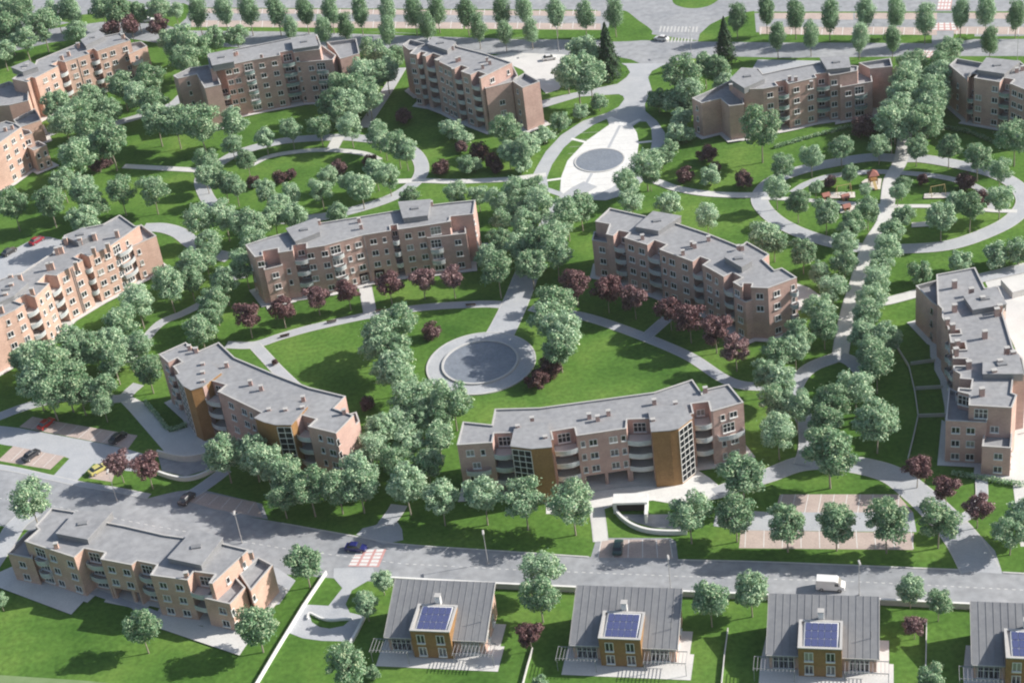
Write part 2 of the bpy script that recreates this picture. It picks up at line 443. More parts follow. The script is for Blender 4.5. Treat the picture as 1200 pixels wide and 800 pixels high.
for i in range(10):
    for (x0, y0, x1, y1, s) in ((917, 579, 912, 600, 15.2), (874, 621, 873, 641, 21.5)):
        A, B = G(x0 + i * s, y0), G(x1 + i * s * 1.02, y1 + i * .2); d = Vector((0.07, 0, 0))
        mb.poly([(q.x, q.y, 0.03) for q in (A - d, B - d, B + d, A + d)])
struct('bay_marking', mb, M['mark'])
patch('parking_bay', [(914, 579), (1052, 579), (1070, 600), (908, 600)], M['bay'], 0.022)
patch('parking_aisle', [(840, 596), (908, 600), (1070, 600), (1074, 623), (868, 621), (836, 616)], M['path'], 0.018)
patch('parking_bay', [(868, 621), (1071, 624), (1070, 644), (866, 642)], M['bay'], 0.022)
# paved court and garage approach of the left ochre-towered block
patch('forecourt', ZP(Z4, [(545, 262), (605, 250), (690, 295), (795, 425), (905, 395), (1100, 480), (1100, 560), (985, 535), (900, 545), (840, 540), (770, 515), (610, 330)]), M['pale'], 0.028)
strip('path', ZP(Z4, [(-60, 375), (0, 350), (130, 303), (290, 266), (420, 262), (560, 268), (620, 225), (650, 200)]), 2.6, M['path'])
patch('ramp_floor', ZP(Z4, [(740, 530), (840, 545), (960, 530), (1000, 590), (870, 632), (760, 608)]), M['asphalt'], 0.034)
strip('path', ZP(Z4, [(1060, 600), (1010, 640), (940, 690), (890, 720)]), 2.6, M['path'])
# court in front of the middle block
patch('forecourt', [(640, 578), (697, 574), (797, 562), (818, 551), (832, 560), (846, 572), (842, 584), (800, 592), (765, 586), (720, 592), (700, 599), (640, 602)], M['white_paving'], 0.03)
strip('path', [(699, 594), (702, 615), (704, 634)], 2.4, M['pale'])
strip('path', [(838, 578), (860, 570), (900, 557), (940, 543), (985, 542), (1040, 554), (1075, 578), (1103, 604), (1128, 632), (1149, 668)], [3.0, 6.5], M['path'])
patch('lay_by', [(1122, 668), (1126, 648), (1118, 628), (1150, 628), (1166, 645), (1175, 672)], M['path'], 0.022)
# garden ring round the basin
strip('path', [(612, 361), (585, 357), (560, 356.5), (500, 360), (435, 369), (370, 383), (330, 394), (298, 404), (265, 404)], 2.4, M['path'])
strip('path', [(298, 404), (312, 419), (325, 433), (345, 452), (360, 464)], 2.4, M['path'])
strip('path', [(428, 336), (434, 368)], 2.6, M['pale'], smooth=False)
strip('path', [(622, 360), (640, 364.5), (680, 370), (720, 382), (770, 401), (810, 419), (845, 442), (868, 451), (895, 453), (925, 452)], 2.4, M['path'])
strip('path', [(757, 395), (782, 373)], 2.4, M['path'], smooth=False)
strip('path', [(583, 397), (593, 378), (606, 350), (622, 310), (638, 278), (655, 246), (675, 226), (692, 216)], [6.2, 4.5], M['path'])
# ochre-block garden path at the left, curving
strip('path', [(150, 425), (166, 403), (188, 379), (215, 367), (240, 353), (262, 330), (290, 322)], 2.2, M['path'])
strip('path', [(168, 267), (190, 267), (210, 273), (226, 285), (244, 296), (270, 302)], 4.0, M['path'])
# left oval garden
strip('path', [(236, 212), (240, 226), (250, 240), (275, 252), (320, 258), (365, 256), (408, 248), (456, 233), (483, 217), (494, 202), (491, 186), (477, 173), (455, 166), (429, 163), (397, 161), (344, 164), (315, 169), (280, 179), (258, 191), (242, 202)], 3.4, M['path'], True)
strip('path', [(294, 194), (315, 184), (349, 178), (387, 176), (425, 180), (445, 188)], 1.8, M['pale'])
strip('path', [(397, 161), (389, 176)], 3.0, M['pale'], smooth=False)
strip('path', [(145, 195), (200, 198), (236, 200)], 2.0, M['pale'])
strip('path', [(462, 213), (496, 212), (530, 213), (565, 212), (600, 210), (640, 205)], 2.0, M['pale'])
strip('path', [(110, 152), (130, 146), (160, 138), (200, 124), (215, 112)], 3.2, M['path'])
strip('path', [(40, 165), (62, 156), (80, 148)], 2.5, M['path'])
strip('path', [(425, 150), (440, 128), (458, 100), (470, 80)], 3.0, M['path'])
# playground ring
strip('path', [(890, 233), (903, 253), (931, 270), (973, 284), (1019, 292), (1058, 292), (1115, 287), (1166, 269), (1192, 252), (1201, 234), (1186, 214), (1149, 199), (1087, 187), (1053, 186), (1019, 185), (973, 192), (934, 201), (903, 214)], 3.7, M['path'], True)
strip('path', [(929, 226), (945, 216), (973, 207), (1019, 202), (1058, 203), (1104, 208), (1143, 219), (1160, 234), (1163, 246)], 1.7, M['path'])
strip('path', [(1061, 155), (1055.5, 188), (1044, 211), (1040, 239), (1036, 260), (1022, 282), (1013, 304), (1004, 335), (996, 360), (989, 390), (984, 420)], 3.0, M['pale'])
strip('path', [(892, 233), (914, 233), (960, 236), (1000, 239), (1040, 242), (1085, 242), (1130, 244), (1163, 247), (1192, 248)], 1.2, M['pale'])
strip('path', [(757, 209), (775, 215), (792, 221), (825, 227), (860, 229), (888, 229)], 2.2, M['pale'])
strip('path', [(1008, 357), (1035, 354), (1060, 348), (1078, 343)], 2.6, M['pale'])
strip('path', [(1110, 336), (1150, 326), (1200, 315), (1260, 303)], 3.0, M['path'])
patch('forecourt', [(928, 330), (948, 337), (964, 348), (936, 364), (925, 360)], M['pale'], 0.028)
strip('path', [(984, 418), (972, 422), (952, 430), (938, 442), (931, 458), (936, 475), (945, 500), (946, 525), (940, 545)], 3.0, M['path'])
strip('path', [(984, 418), (998, 424), (1010, 436)], 3.0, M['path'])
strip('path', [(1150, 560), (1150, 585), (1140, 600), (1120, 612)], 1.8, M['path'])
# court behind the right edge block
patch('forecourt', [(1150, 320), (1212, 305), (1260, 420), (1260, 640), (1196, 640), (1186, 560), (1195, 420)], M['pale'], 0.026)
# plaza by the far crossing
E2 = Zm(6.667, 620, 100)
patch('plaza', ZP(E2, [(30, 700), (60, 640), (130, 520), (250, 390), (420, 280), (600, 220), (700, 170), (745, 110), (735, 85), (700, 70), (400, 90), (100, 180), (60, 160), (100, 120), (300, 70), (540, 20), (690, -10), (760, -60), (790, -100), (760, -150), (720, -170), (1080, -170), (960, -110), (930, -60), (960, 40), (930, 90), (905, 150), (910, 205), (1000, 280), (1060, 370), (1068, 470), (1040, 560), (980, 660), (880, 760), (760, 850), (600, 900), (300, 890), (100, 820)]), M['path'], 0.034)
patch('grass_bed', ZP(E2, [(610, 262), (500, 312), (370, 400), (270, 490), (180, 620), (140, 720), (150, 800), (240, 830), (250, 720), (300, 590), (440, 440), (625, 312)]), M['grass'], 0.040)
patch('grass_bed', ZP(E2, [(865, 285), (915, 285), (955, 340), (962, 430), (945, 540), (900, 620), (840, 620), (855, 450), (842, 380), (810, 320)]), M['grass'], 0.040)
patch('plaza_paving', ZP(E2, [(640, 300), (440, 440), (300, 590), (250, 720), (245, 830), (320, 890), (480, 880), (650, 800), (760, 700), (835, 590), (858, 450), (842, 370), (800, 310), (880, 272), (860, 262), (780, 300), (640, 245), (605, 262)]), M['white_paving'], 0.044, False)
for a, b_ in (((330, 418), (440, 445)), ((140, 745), (250, 730)), ((850, 450), (960, 438))):
    strip('path', ZP(E2, [a, b_]), 1.0, M['white_paving'], z=0.046, smooth=False, edge=False)
strip('drain_channel', ZP(E2, [(710, 315), (620, 490)]), 0.7, M['path'], z=0.05, smooth=False, edge=False)
strip('drain_channel', ZP(E2, [(490, 690), (450, 760), (400, 850)]), 0.7, M['path'], z=0.05, smooth=False, edge=False)
mb = MB()
for k in range(9):
    y = 350 + k * 52
    a, b_ = G(*E2(330 - k * 8, y + 30)), G(*E2(850, y - 5))
    mb.poly([(a.x, a.y - .06, .048), (b_.x, b_.y - .06, .048), (b_.x, b_.y + .06, .048), (a.x, a.y + .06, .048)])
struct('paving_joint', mb, M['kerb'])
# forecourt behind the tall block
patch('car_park', [(575, 66), (600, 62), (662, 64), (672, 78), (655, 105), (640, 110), (612, 82)], M['pale'], 0.026)
patch('car_park', [(875, 92), (888, 70), (985, 72), (960, 84), (900, 92)], M['path'], 0.026)
# parking behind the left many-chimney block
ZH = Zm(5.714, 0, 240)
patch('car_park', ZP(ZH, [(-200, 470), (-60, 420), (0, 345), (90, 300), (260, 210), (330, 215), (430, 240), (350, 330), (140, 460), (0, 520), (-200, 600)]), M['path'], 0.026)
# seating court beside the lower crossing
ZS = Zm(4, 300, 600)
patch('seating_court', ZP(ZS, [(365, 262), (548, 258), (560, 300), (450, 365), (420, 430), (440, 470), (508, 485), (470, 560), (432, 605), (310, 602), (220, 590), (155, 565), (238, 432), (340, 438), (405, 355), (362, 305)]), M['path'], 0.036)
patch('grass_bed', ZP(ZS, [(250, 474), (300, 496), (345, 506), (400, 504), (446, 500), (410, 532), (345, 545), (300, 538), (262, 515)]), M['grass'], 0.042)
strip('path', [(452, 615), (462, 602), (468, 592)], 3.0, M['path'])
patch('path', ZP(ZS, [(470, 105), (500, 75), (560, 60), (590, 40), (620, -10), (680, -10), (660, 40), (685, 80), (690, 130), (600, 150)]), M['path'], 0.04)
# lane at the lower left
strip('path', [(40, 600), (20, 615), (4, 640), (-30, 690)], 4.0, M['path'])
patch('field_strip', [(-40, 788), (100, 797), (240, 812), (-40, 815)], noise_mat('mown_field', [(0.17, 0.25, 0.11), (0.23, 0.31, 0.16)], 0.3, 0.95, 0.1), 0.02)

# ------------------------------------------------------------------ buildings
WIN = {}


def window_meshes(w, h, style):
    k = (round(w, 2), round(h, 2), style)
    if k in WIN: return WIN[k]
    f = MB(); t = 0.1
    f.box(-w / 2 - t, -w / 2, -0.09, 0.05, 0, h); f.box(w / 2, w / 2 + t, -0.09, 0.05, 0, h)
    f.box(-w / 2 - t, w / 2 + t, -0.09, 0.05, h, h + t)
    if style != 'door': f.box(-w / 2 - t - 0.05, w / 2 + t + 0.05, -0.28, 0.05, -0.2, 0)
    nm = {'w': 1, 'W': 2, 'n': 0, 'g': 3, 'door': 1}[style]
    for i in range(nm):
        x = -w / 2 + w * (i + 1) / (nm + 1)
        f.box(x - 0.06, x + 0.06, -0.06, 0.03, 0.003, h - 0.003)
    if style in ('W', 'g'):
        f.box(-w / 2 + 0.003, w / 2 - 0.003, -0.057, 0.027, h * .55, h * .55 + .1)
    p = MB(); p.box(-w / 2, w / 2, -0.02, 0.04, 0.004, h)
    WIN[k] = (f.mesh('window', M['white']), p.mesh('pane', M['glass'])); return WIN[k]


def add_window(parent, p, ang, z, w, h, style):
    f, pn = window_meshes(w, h, style)
    o = link('window' if style != 'door' else 'glazed_door', f, parent, (p[0], p[1], z), ang)
    link('pane', pn, o)


WSZ = {'w': (1.35, 1.2), 'n': (0.7, 1.15), 'W': (2.2, 1.9), 'g': (2.6, 2.6)}


def balcony(parent, a, d, nrm, wid, z, bulge, depth, glass, inner=0.0):
    """bowed slab and railing; a = start point on the wall plane, d along, nrm outward"""
    n = 7; pts = []
    for i in range(n):
        t = i / (n - 1)
        off = depth + bulge * math.sin(math.pi * t)
        pts.append(a + d * (wid * t) + nrm * off)
    back = [a + d * wid - nrm * inner, a - nrm * inner]
    poly = clean([(p.x, p.y) for p in pts] + [(p.x, p.y) for p in back])
    if area(poly) < 0: poly = poly[::-1]
    mb = MB(); mb.prism(poly, z - 0.22, z, True, True)
    s = mb.build('balcony', M['slab'], parent)
    rb = MB()
    line = ([back[1] + nrm * (inner + .03)] if depth + 0 > .1 else []) + pts + ([back[0] + nrm * (inner + .03)] if depth > .1 else [])
    for p, q in zip(line[:-1], line[1:]):
        if (q - p).length < 1e-3: continue
        e = (q - p).normalized(); m_ = Vector((-e.y, e.x)) * 0.03
        rb.prism([tuple(p - m_), tuple(q - m_), tuple(q + m_), tuple(p + m_)], z + 0.05, z + 0.9, True, True)
    rb.build('railing', M['railing_glass'] if glass else M['railing'], s)


def make_wall(parent, poly, z0, z1, mat, parapet=0.32, roofname='roof', cap=True, nroof=None):
    mb = MB(); mb.prism(poly, z0, z1, False, z0 > 0.1)
    inn = offset(poly, 0.3)
    pr_ = MB(); pr_.ring(offset(poly, .004), offset(poly, .22), z1 - parapet, z1 - .004); pr_.build('parapet', M['roof'], parent)
    mb.build('wall', mat, parent)
    rf = MB(); rf.poly([(p[0], p[1], z1 - parapet) for p in offset(poly, 0.15)])
    r = rf.build(roofname, M['roof'], parent)
    if cap:
        c = MB(); c.ring(offset(poly, -0.05), offset(poly, 0.25), z1 - 0.06, z1 + 0.05)
        c.build('parapet_cap', M['cap'], parent)
    return r


def to_world(zf, pts, h):
    return [Vector((G(*zf(*p), h).x, G(*zf(*p), h).y)) for p in pts]


def apartment(label, zf, storeys, outline, lows=(), raised=(), chimneys=(), towers=(), mat='brick', glass=False, group=None, ch=(0.75, 0.85), apron=1.3):
    h = storeys * 3 + 0.6
    pts = [(o[0], o[1]) for o in outline]
    items = [(o[2] if len(o) > 2 else []) for o in outline]
    Wd = to_world(zf, pts, h)
    c0 = sum(Wd, Vector((0, 0))) / len(Wd)
    root = thing('apartment_building', label, 'building', (c0.x, c0.y, 0))
    n = len(pts)
    edges = [(pts[i], pts[(i + 1) % n], Wd[i] - c0, Wd[(i + 1) % n] - c0, items[i]) for i in range(n)]
    if area([tuple(p) for p in Wd]) < 0:
        edges = [(b_, a, B, A, it) for (a, b_, A, B, it) in reversed(edges)]
    poly = []; gpoly = []; hasport = False
    jobs = []
    for (a, b_, A, B, it) in edges:
        ax = 0 if abs(b_[0] - a[0]) >= abs(b_[1] - a[1]) else 1
        def tt(v): return min(0.995, max(0.005, (v - a[ax]) / (b_[ax] - a[ax])))
        d = (B - A); Ln = d.length; d = d / Ln; nrm = Vector((d.y, -d.x)); ang = math.atan2(d.y, d.x)
        poly.append(tuple(A)); gpoly.append(tuple(A))
        seq = []
        for t_ in it:
            if t_[0] in ('bay', 'port', 'cut'):
                t0, t1 = sorted((tt(t_[1]), tt(t_[2]))); seq.append((t0, t1, t_))
        seq.sort(key=lambda q: q[0])
        for t0, t1, t_ in seq:
            dep = (t_[3] if len(t_) > 3 else 1.7) * (1.45 if t_[0] == 'bay' else 1)
            P, Q = A + d * (Ln * t0), A + d * (Ln * t1)
            note = [tuple(P), tuple(P - nrm * dep), tuple(Q - nrm * dep), tuple(Q)]
            if t_[0] == 'bay':
                poly += note; gpoly += note
                wid = (Q - P).length
                rows = t_[4] if len(t_) > 4 else range(storeys)
                for r in rows:
                    style = 'W' if wid > 3.6 else 'w'
                    w_, h_ = WSZ[style]
                    if wid > 1.4:
                        jobs.append(lambda P=P, Q=Q, r=r, style=style, w_=min(w_, wid * .62), h_=h_, dep=dep, ang=ang, nrm=nrm:
                                    add_window(root, (P + Q) / 2 - nrm * dep, ang, r * 3 + (0.75 if h_ < 2 else 0.35), w_, h_, style))
                    if r > 0:
                        jobs.append(lambda P=P, d=d, nrm=nrm, wid=wid, r=r, dep=dep: balcony(root, P + d * .03, d, nrm, wid - .06, r * 3 + 0.1, 0.45, 0.2, glass, dep - .02))
            elif t_[0] == 'port':
                gpoly += note; hasport = True
                jobs.append(lambda P=P, Q=Q, nrm=nrm, dep=dep, ang=ang: door(root, (P + Q) / 2 - nrm * dep, ang))
            else:
                poly += note; gpoly += note
        for t_ in it:
            if t_[0] in WSZ:
                P = A + d * (Ln * tt(t_[1])); w_, h_ = WSZ[t_[0]]
                rows = t_[2] if len(t_) > 2 else range(storeys)
                for r in rows:
                    jobs.append(lambda P=P, ang=ang, r=r, w_=w_, h_=h_, s_=t_[0]: add_window(root, P, ang, r * 3 + (0.95 if h_ < 2 else 0.3), w_, h_, s_))
            elif t_[0] == 'bal':
                t0, t1 = sorted((tt(t_[1]), tt(t_[2]))); P = A + d * (Ln * t0); wid = Ln * (t1 - t0)
                for r in (t_[3] if len(t_) > 3 else range(1, storeys)):
                    jobs.append(lambda P=P, d=d, nrm=nrm, wid=wid, r=r: balcony(root, P, d, nrm, wid, r * 3 + .1, 0.5, 0.9, glass, 0.0))
            elif t_[0] == 'col':
                P = A + d * (Ln * tt(t_[1]))
                def colm(P=P, d=d, nrm=nrm):
                    mb = MB(); Q = P - nrm * .45
                    a4 = [Q - d * .3 - nrm * .3, Q - d * .3 + nrm * .3, Q + d * .3 + nrm * .3, Q + d * .3 - nrm * .3]
                    a4 = [tuple(x) for x in a4]
                    if area(a4) < 0: a4 = a4[::-1]
                    mb.prism(a4, 0, 3.0, False, False); mb.build('pillar', M[mat], root)
                jobs.append(colm)
            elif t_[0] == 'door':
                P = A + d * (Ln * tt(t_[1])); jobs.append(lambda P=P, ang=ang: door(root, P, ang))
            elif t_[0] == 'pipe':
                P = A + d * (Ln * tt(t_[1]))
                def pipe(P=P, nrm=nrm):
                    mb = MB(); q = P + nrm * .1; mb.tube((q.x, q.y, 0), (q.x, q.y, h - .3), .07, .07, 6); mb.build('downpipe', M['pergola'], root)
                jobs.append(pipe)
    poly = clean(poly); gpoly = clean(gpoly)
    if hasport:
        make_wall(root, poly, 3.0, h, M[mat])
        mb = MB(); mb.prism(gpoly, 0, 3.0, False); mb.build('ground_floor_wall', M[mat], root)
    else:
        make_wall(root, poly, 0, h, M[mat])
    for j in jobs: j()
    outs = [offset([tuple(e[2]) for e in edges], -apron)]
    # lower terraced wings
    for lw in lows:
        st, lp = lw[0], lw[1]; its = lw[2] if len(lw) > 2 else {}
        hz = st * 3 + 0.6
        W2 = [p - c0 for p in to_world(zf, lp, hz)]
        idx = list(range(len(lp)))
        prs = [(lp[i], lp[(i + 1) % len(lp)], W2[i], W2[(i + 1) % len(lp)], its.get(i, [])) for i in idx]
        if area([tuple(p) for p in W2]) < 0:
            prs = [(b_, a, B, A, t) for (a, b_, A, B, t) in reversed(prs)]
        make_wall(root, [tuple(p[2]) for p in prs], 0, hz, M[mat], 0.9, 'terrace_floor')
        outs.append(offset([tuple(p[2]) for p in prs], -apron))
        for (a, b_, A, B, t) in prs:
            ax = 0 if abs(b_[0] - a[0]) >= abs(b_[1] - a[1]) else 1
            d = (B - A); Ln = d.length; d = d / Ln; ang = math.atan2(d.y, d.x); nrm = Vector((d.y, -d.x))
            for q in t:
                f = min(.95, max(.05, (q[1] - a[ax]) / (b_[ax] - a[ax]))); P = A + d * (Ln * f)
                if q[0] in WSZ:
                    w_, h_ = WSZ[q[0]]
                    for r in (q[2] if len(q) > 2 else range(int(st))):
                        add_window(root, P, ang, r * 3 + (0.95 if h_ < 2 else .3), w_, h_, q[0])
                elif q[0] == 'bal':
                    f2 = min(.98, max(.05, (q[2] - a[ax]) / (b_[ax] - a[ax]))); f, f2 = min(f, f2), max(f, f2)
                    for r in range(1, int(st)):
                        balcony(root, A + d * (Ln * f), d, nrm, Ln * (f2 - f), r * 3 + .1, .4, .9, glass, 0)
    for rp in raised:
        hh = rp[0]; P2 = [tuple(p - c0) for p in to_world(zf, rp[1], h + hh)]
        if area(P2) < 0: P2 = P2[::-1]
        mb = MB(); mb.prism(P2, h - 0.7, h + hh - .12, False); mb.build('penthouse_wall', M['zinc'], root)
        mb = MB(); mb.prism(offset(P2, -0.12), h + hh - .12, h + hh, True, True); pr = mb.build('penthouse_roof', M['roof'], root)
        cx = sum(p[0] for p in P2) / len(P2); cy = sum(p[1] for p in P2) / len(P2)
        mb = MB(); mb.box(cx - .9, cx + .9, cy - .5, cy + .5, h + hh - .02, h + hh + .28); mb.build('roof_hatch', M['zinc'], pr)
    for tw in towers:
        hh, tp, gl = tw
        T2 = [p - c0 for p in to_world(zf, tp, h + hh)]
        if area([tuple(p) for p in T2]) < 0: raise RuntimeError('tower order')
        P2 = [tuple(p) for p in T2]
        mb = MB(); mb.prism(P2, 0, h + hh - .15, False); mb.build('stair_tower_cladding', M['wood'], root)
        mb = MB(); mb.prism(offset(P2, -0.15), h + hh - .15, h + hh, True, True); mb.build('stair_tower_roof', M['roof'], root)
        for gi in gl:
            A, B = T2[gi], T2[(gi + 1) % len(T2)]; d = (B - A); Ln = d.length; ang = math.atan2(d.y, d.x)
            f = MB(); nv = max(2, round(Ln / 1.5)); nh = int(h // 1.4)
            x0, x1 = 0.15, Ln - 0.15
            for i in range(nv + 1):
                x = x0 + (x1 - x0) * i / nv; f.box(x - .05, x + .05, -.12, .02, 0.4, h - .2)
            for i in range(nh + 1):
                z = .4 + (h - .6) * i / nh; f.box(x0, x1, -.117, .02, z - .06, z + .06)
            o = link('stair_window', f.mesh('stair_window', M['white']), root, (A.x, A.y, 0), ang)
            p = MB(); p.box(x0, x1, -.05, .02, .42, h - .22); link('pane', p.mesh('pane', M['stair_glass']), o)
    for (x, y) in chimneys:
        p = G(*zf(x, y), h + 1.0); x, y = p.x - c0.x, p.y - c0.y; w, hc = ch
        mb = MB(); mb.box(x - w / 2, x + w / 2, y - w * .4, y + w * .4, h - .7, h + hc); o = mb.build('chimney', M[mat], root)
        mb = MB(); mb.box(x - w / 2 - .08, x + w / 2 + .08, y - w * .4 - .08, y + w * .4 + .08, h + hc, h + hc + .12); mb.build('chimney_cap', M['cap'], o)
    if apron:
        for k, op in enumerate(outs):
            _layer[0] += 0.002
            mb = MB(); mb.poly([(p[0] + c0.x, p[1] + c0.y, 0.20 + 0.008 * k + _layer[0] * .02) for p in op]); struct('paved_apron', mb, M['pale'])
    return root


DOOR = []


def door(root, p, ang):
    if not DOOR:
        f = MB(); f.box(-1.1, -1.0, -.08, .05, 0, 2.4); f.box(1.0, 1.1, -.08, .05, 0, 2.4); f.box(-1.1, 1.1, -.08, .05, 2.4, 2.5)
        f.box(-1.0, 1.0, -.03, .03, .02, 2.4)
        DOOR.append(f.mesh('door', M['door']))
        k = MB(); k.box(.05, .12, -.1, -.03, .9, 1.3); DOOR.append(k.mesh('handle', M['lamp']))
    o = link('door', DOOR[0], root, (p[0], p[1], 0.02), ang); link('handle', DOOR[1], o)


R3 = (0, 1, 2); T = (3,)
# F - left of centre behind the purple tree row
apartment('long curved brick block behind the left row of purple trees facing the central lawn', Zm(4, 280, 220), 4, [
    (75, 325, [('cut', 112, 185, 2.2), ('w', 97, (3,))]),
    (195, 303, [('bay', 252, 316), ('w', 330), ('w', 396), ('n', 215, (1, 2))]),
    (400, 272, [('W', 447), ('bal', 428, 478), ('n', 505), ('w', 553), ('port', 530, 576, 2.0)]),
    (580, 223, [('w', 624), ('n', 676), ('bay', 712, 762), ('port', 600, 650, 2.0), ('pipe', 584)]),
    (745, 196, [('w', 788), ('w', 850)]),
    (870, 178, [('w', 892, R3), ('W', 918, (3,))]),
    (985, 160), (992, 134), (1098, 124, [('n', 1100, (1, 3)), ('n', 1104, (0, 2))]),
    (1108, 58), (985, 70), (900, 80), (570, 135), (380, 165), (130, 235), (30, 268, [('n', 285, R3)])],
    lows=[(3, [(118, 385), (205, 363), (195, 330), (112, 350)], {0: [('w', 165)]}),
          (3, [(882, 236), (1065, 214), (1060, 165), (880, 190)], {0: [('w', 1022), ('bal', 888, 950), ('W', 920)]})],
    raised=[(1.0, [(222, 190), (362, 142), (378, 206), (264, 250)]), (1.1, [(748, 66), (898, 54), (884, 128), (770, 142)])],
    chimneys=[(372, 150), (560, 140), (570, 170), (900, 62), (985, 155)])
# G - right of centre
apartment('long curved brick block right of centre whose shaded front faces the purple tree row', Zm(4, 670, 230), 4, [
    (110, 118), (178, 130, []), (162, 178, [('bay', 195, 246)]), (252, 196, [('w', 276), ('w', 326)]),
    (348, 226, [('bay', 354, 412), ('n', 432), ('w', 470), ('w', 530), ('bay', 568, 612), ('port', 545, 565, 2.0)]), (622, 326, [('w', 642), ('n', 678)]),
    (704, 372, [('bay', 712, 756), ('w', 775)]), (795, 425, [('cut', 800, 840, 1.5), ('w', 880, (2, 3))]), (920, 430, [('w', 960), ('n', 1036), ('bal', 1020, 1050)]),
    (1055, 380), (985, 335), (950, 345), (895, 295), (925, 272), (820, 212), (790, 235), (640, 175), (490, 125), (335, 90), (178, 55)],
    lows=[(3, [(95, 205), (192, 222), (190, 175), (105, 165)], {0: [('w', 140)]}), (3, [(760, 468), (815, 497), (864, 478), (830, 440)], {0: [('w', 788)]})],
    raised=[(1.0, [(300, 142), (382, 70), (512, 92), (405, 160)]), (1.2, [(716, 283), (772, 252), (845, 300), (797, 330)])],
    chimneys=[(390, 118), (470, 108), (330, 178), (562, 210), (575, 218), (640, 185), (780, 228), (798, 228), (790, 268), (800, 272), (520, 250)])
# H - left, many chimneys, sunlit front
apartment('big sunlit brick block at the left edge with many roof chimneys and rounded balconies', Zm(5.714, 0, 240), 4, [
    (-160, 840), (0, 752, [('n', 40, (3,)), ('w', 30, R3)]), (100, 704, [('w', 118), ('bay', 160, 232, 2.2)]), (240, 612, [('n', 258), ('w', 300), ('bay', 328, 382, 2.2)]),
    (392, 464, [('w', 424), ('w', 504), ('bay', 552, 596, 2.2), ('pipe', 470), ('pipe', 480)]), (606, 340, [('w', 640), ('w', 706)]),
    (740, 275, [('W', 770, (3,)), ('w', 760, R3), ('n', 838, (3,)), ('bal', 765, 846), ('W', 805, R3)]), (850, 198), (932, 138), (905, 142), (800, 68), (690, 130), (560, 155), (430, 205), (400, 270), (350, 320), (145, 455), (0, 500), (-160, 570)],
    lows=[(3, [(885, 278), (1046, 207), (945, 132), (860, 195)], {0: [('n', 918)], 1: [('n', 1000)]})],
    raised=[(1.0, [(60, 482), (185, 522), (92, 606), (-30, 662), (-80, 560)]), (1.0, [(436, 212), (552, 152), (648, 190), (520, 248)])],
    chimneys=[(780, 185), (630, 205), (535, 235), (437, 235), (408, 292), (378, 300), (625, 300), (345, 400), (320, 405), (507, 397), (720, 272), (132, 478), (72, 482), (77, 540), (212, 572), (38, 604), (5, 690)],
    mat='brick_warm', ch=(0.9, 1.5))
# I - left ochre-towered block
apartment('brick block with two ochre stair towers left of the lawn behind street trees', Zm(4, 170, 380), 4, [
    (65, 140, [('w', 95), ('bay', 108, 130, 1.5)]), (140, 205), (180, 262), (260, 292, [('bay', 272, 340, 1.8)]), (350, 318, [('w', 396), ('w', 458), ('n', 490)]), (532, 406),
    (600, 440), (690, 457, [('bay', 698, 764, 1.8)]), (772, 480, [('n', 815), ('w', 862)]), (895, 510, [('n', 935), ('n', 960)]), (978, 425), (885, 392), (940, 336), (770, 295), (600, 230), (420, 155), (345, 84), (250, 125), (190, 84)],
    lows=[(3, [(905, 560), (1005, 452), (990, 410), (880, 440)], {0: [('n', 960), ('bal', 945, 985)]})],
    towers=[(0.4, [(146, 238), (180, 285), (215, 305), (268, 288), (356, 222), (290, 168)], [0]), (0.45, [(515, 436), (560, 455), (612, 468), (684, 468), (760, 378), (650, 346)], [2])],
    chimneys=[(268, 218), (268, 258), (378, 176), (738, 334), (656, 392), (578, 392), (736, 382), (490, 260), (540, 284), (268, 178), (204, 96), (236, 108), (930, 395)])
# J - middle ochre-towered block with forecourt
apartment('brick block with two ochre stair towers and a pale forecourt over the garage mouth', Zm(4, 520, 430), 4, [
    (62, 364, [('w', 118, (1, 3)), ('n', 178, (1, 3)), ('bal', 90, 205, (2,)), ('w', 140, (2,))]), (215, 354, [('bay', 228, 318, 2.0)]), (330, 350), (508, 340, [('bay', 514, 622, 1.8)]),
    (632, 320, [('n', 648, (1, 2, 3)), ('w', 696, (1, 2, 3)), ('w', 790, (1, 2, 3)), ('n', 838, (1, 2, 3)), ('port', 645, 842, 4.0), ('col', 742)]),
    (850, 288, [('bay', 856, 968, 2.0), ('col', 858)]), (978, 284), (1165, 218, [('bay', 1172, 1252, 2.2)]), (1262, 206, [('n', 1305, (0, 1, 3)), ('w', 1355, (0, 1, 3)), ('bal', 1275, 1395, (2,)), ('W', 1330, (2,))]),
    (1405, 165), (1335, 80), (1220, 106), (1208, 120), (1165, 58), (985, 118), (450, 190), (240, 196), (225, 270), (90, 256)],
    towers=[(0.5, [(315, 368), (410, 380), (505, 372), (485, 254), (340, 260)], [0]), (0.5, [(975, 300), (1060, 294), (1098, 286), (1162, 236), (1112, 170), (962, 200)], [2])],
    chimneys=[(412, 232), (680, 215), (770, 200), (720, 225), (985, 148), (980, 240), (345, 270), (475, 320), (1085, 160), (1225, 92)])
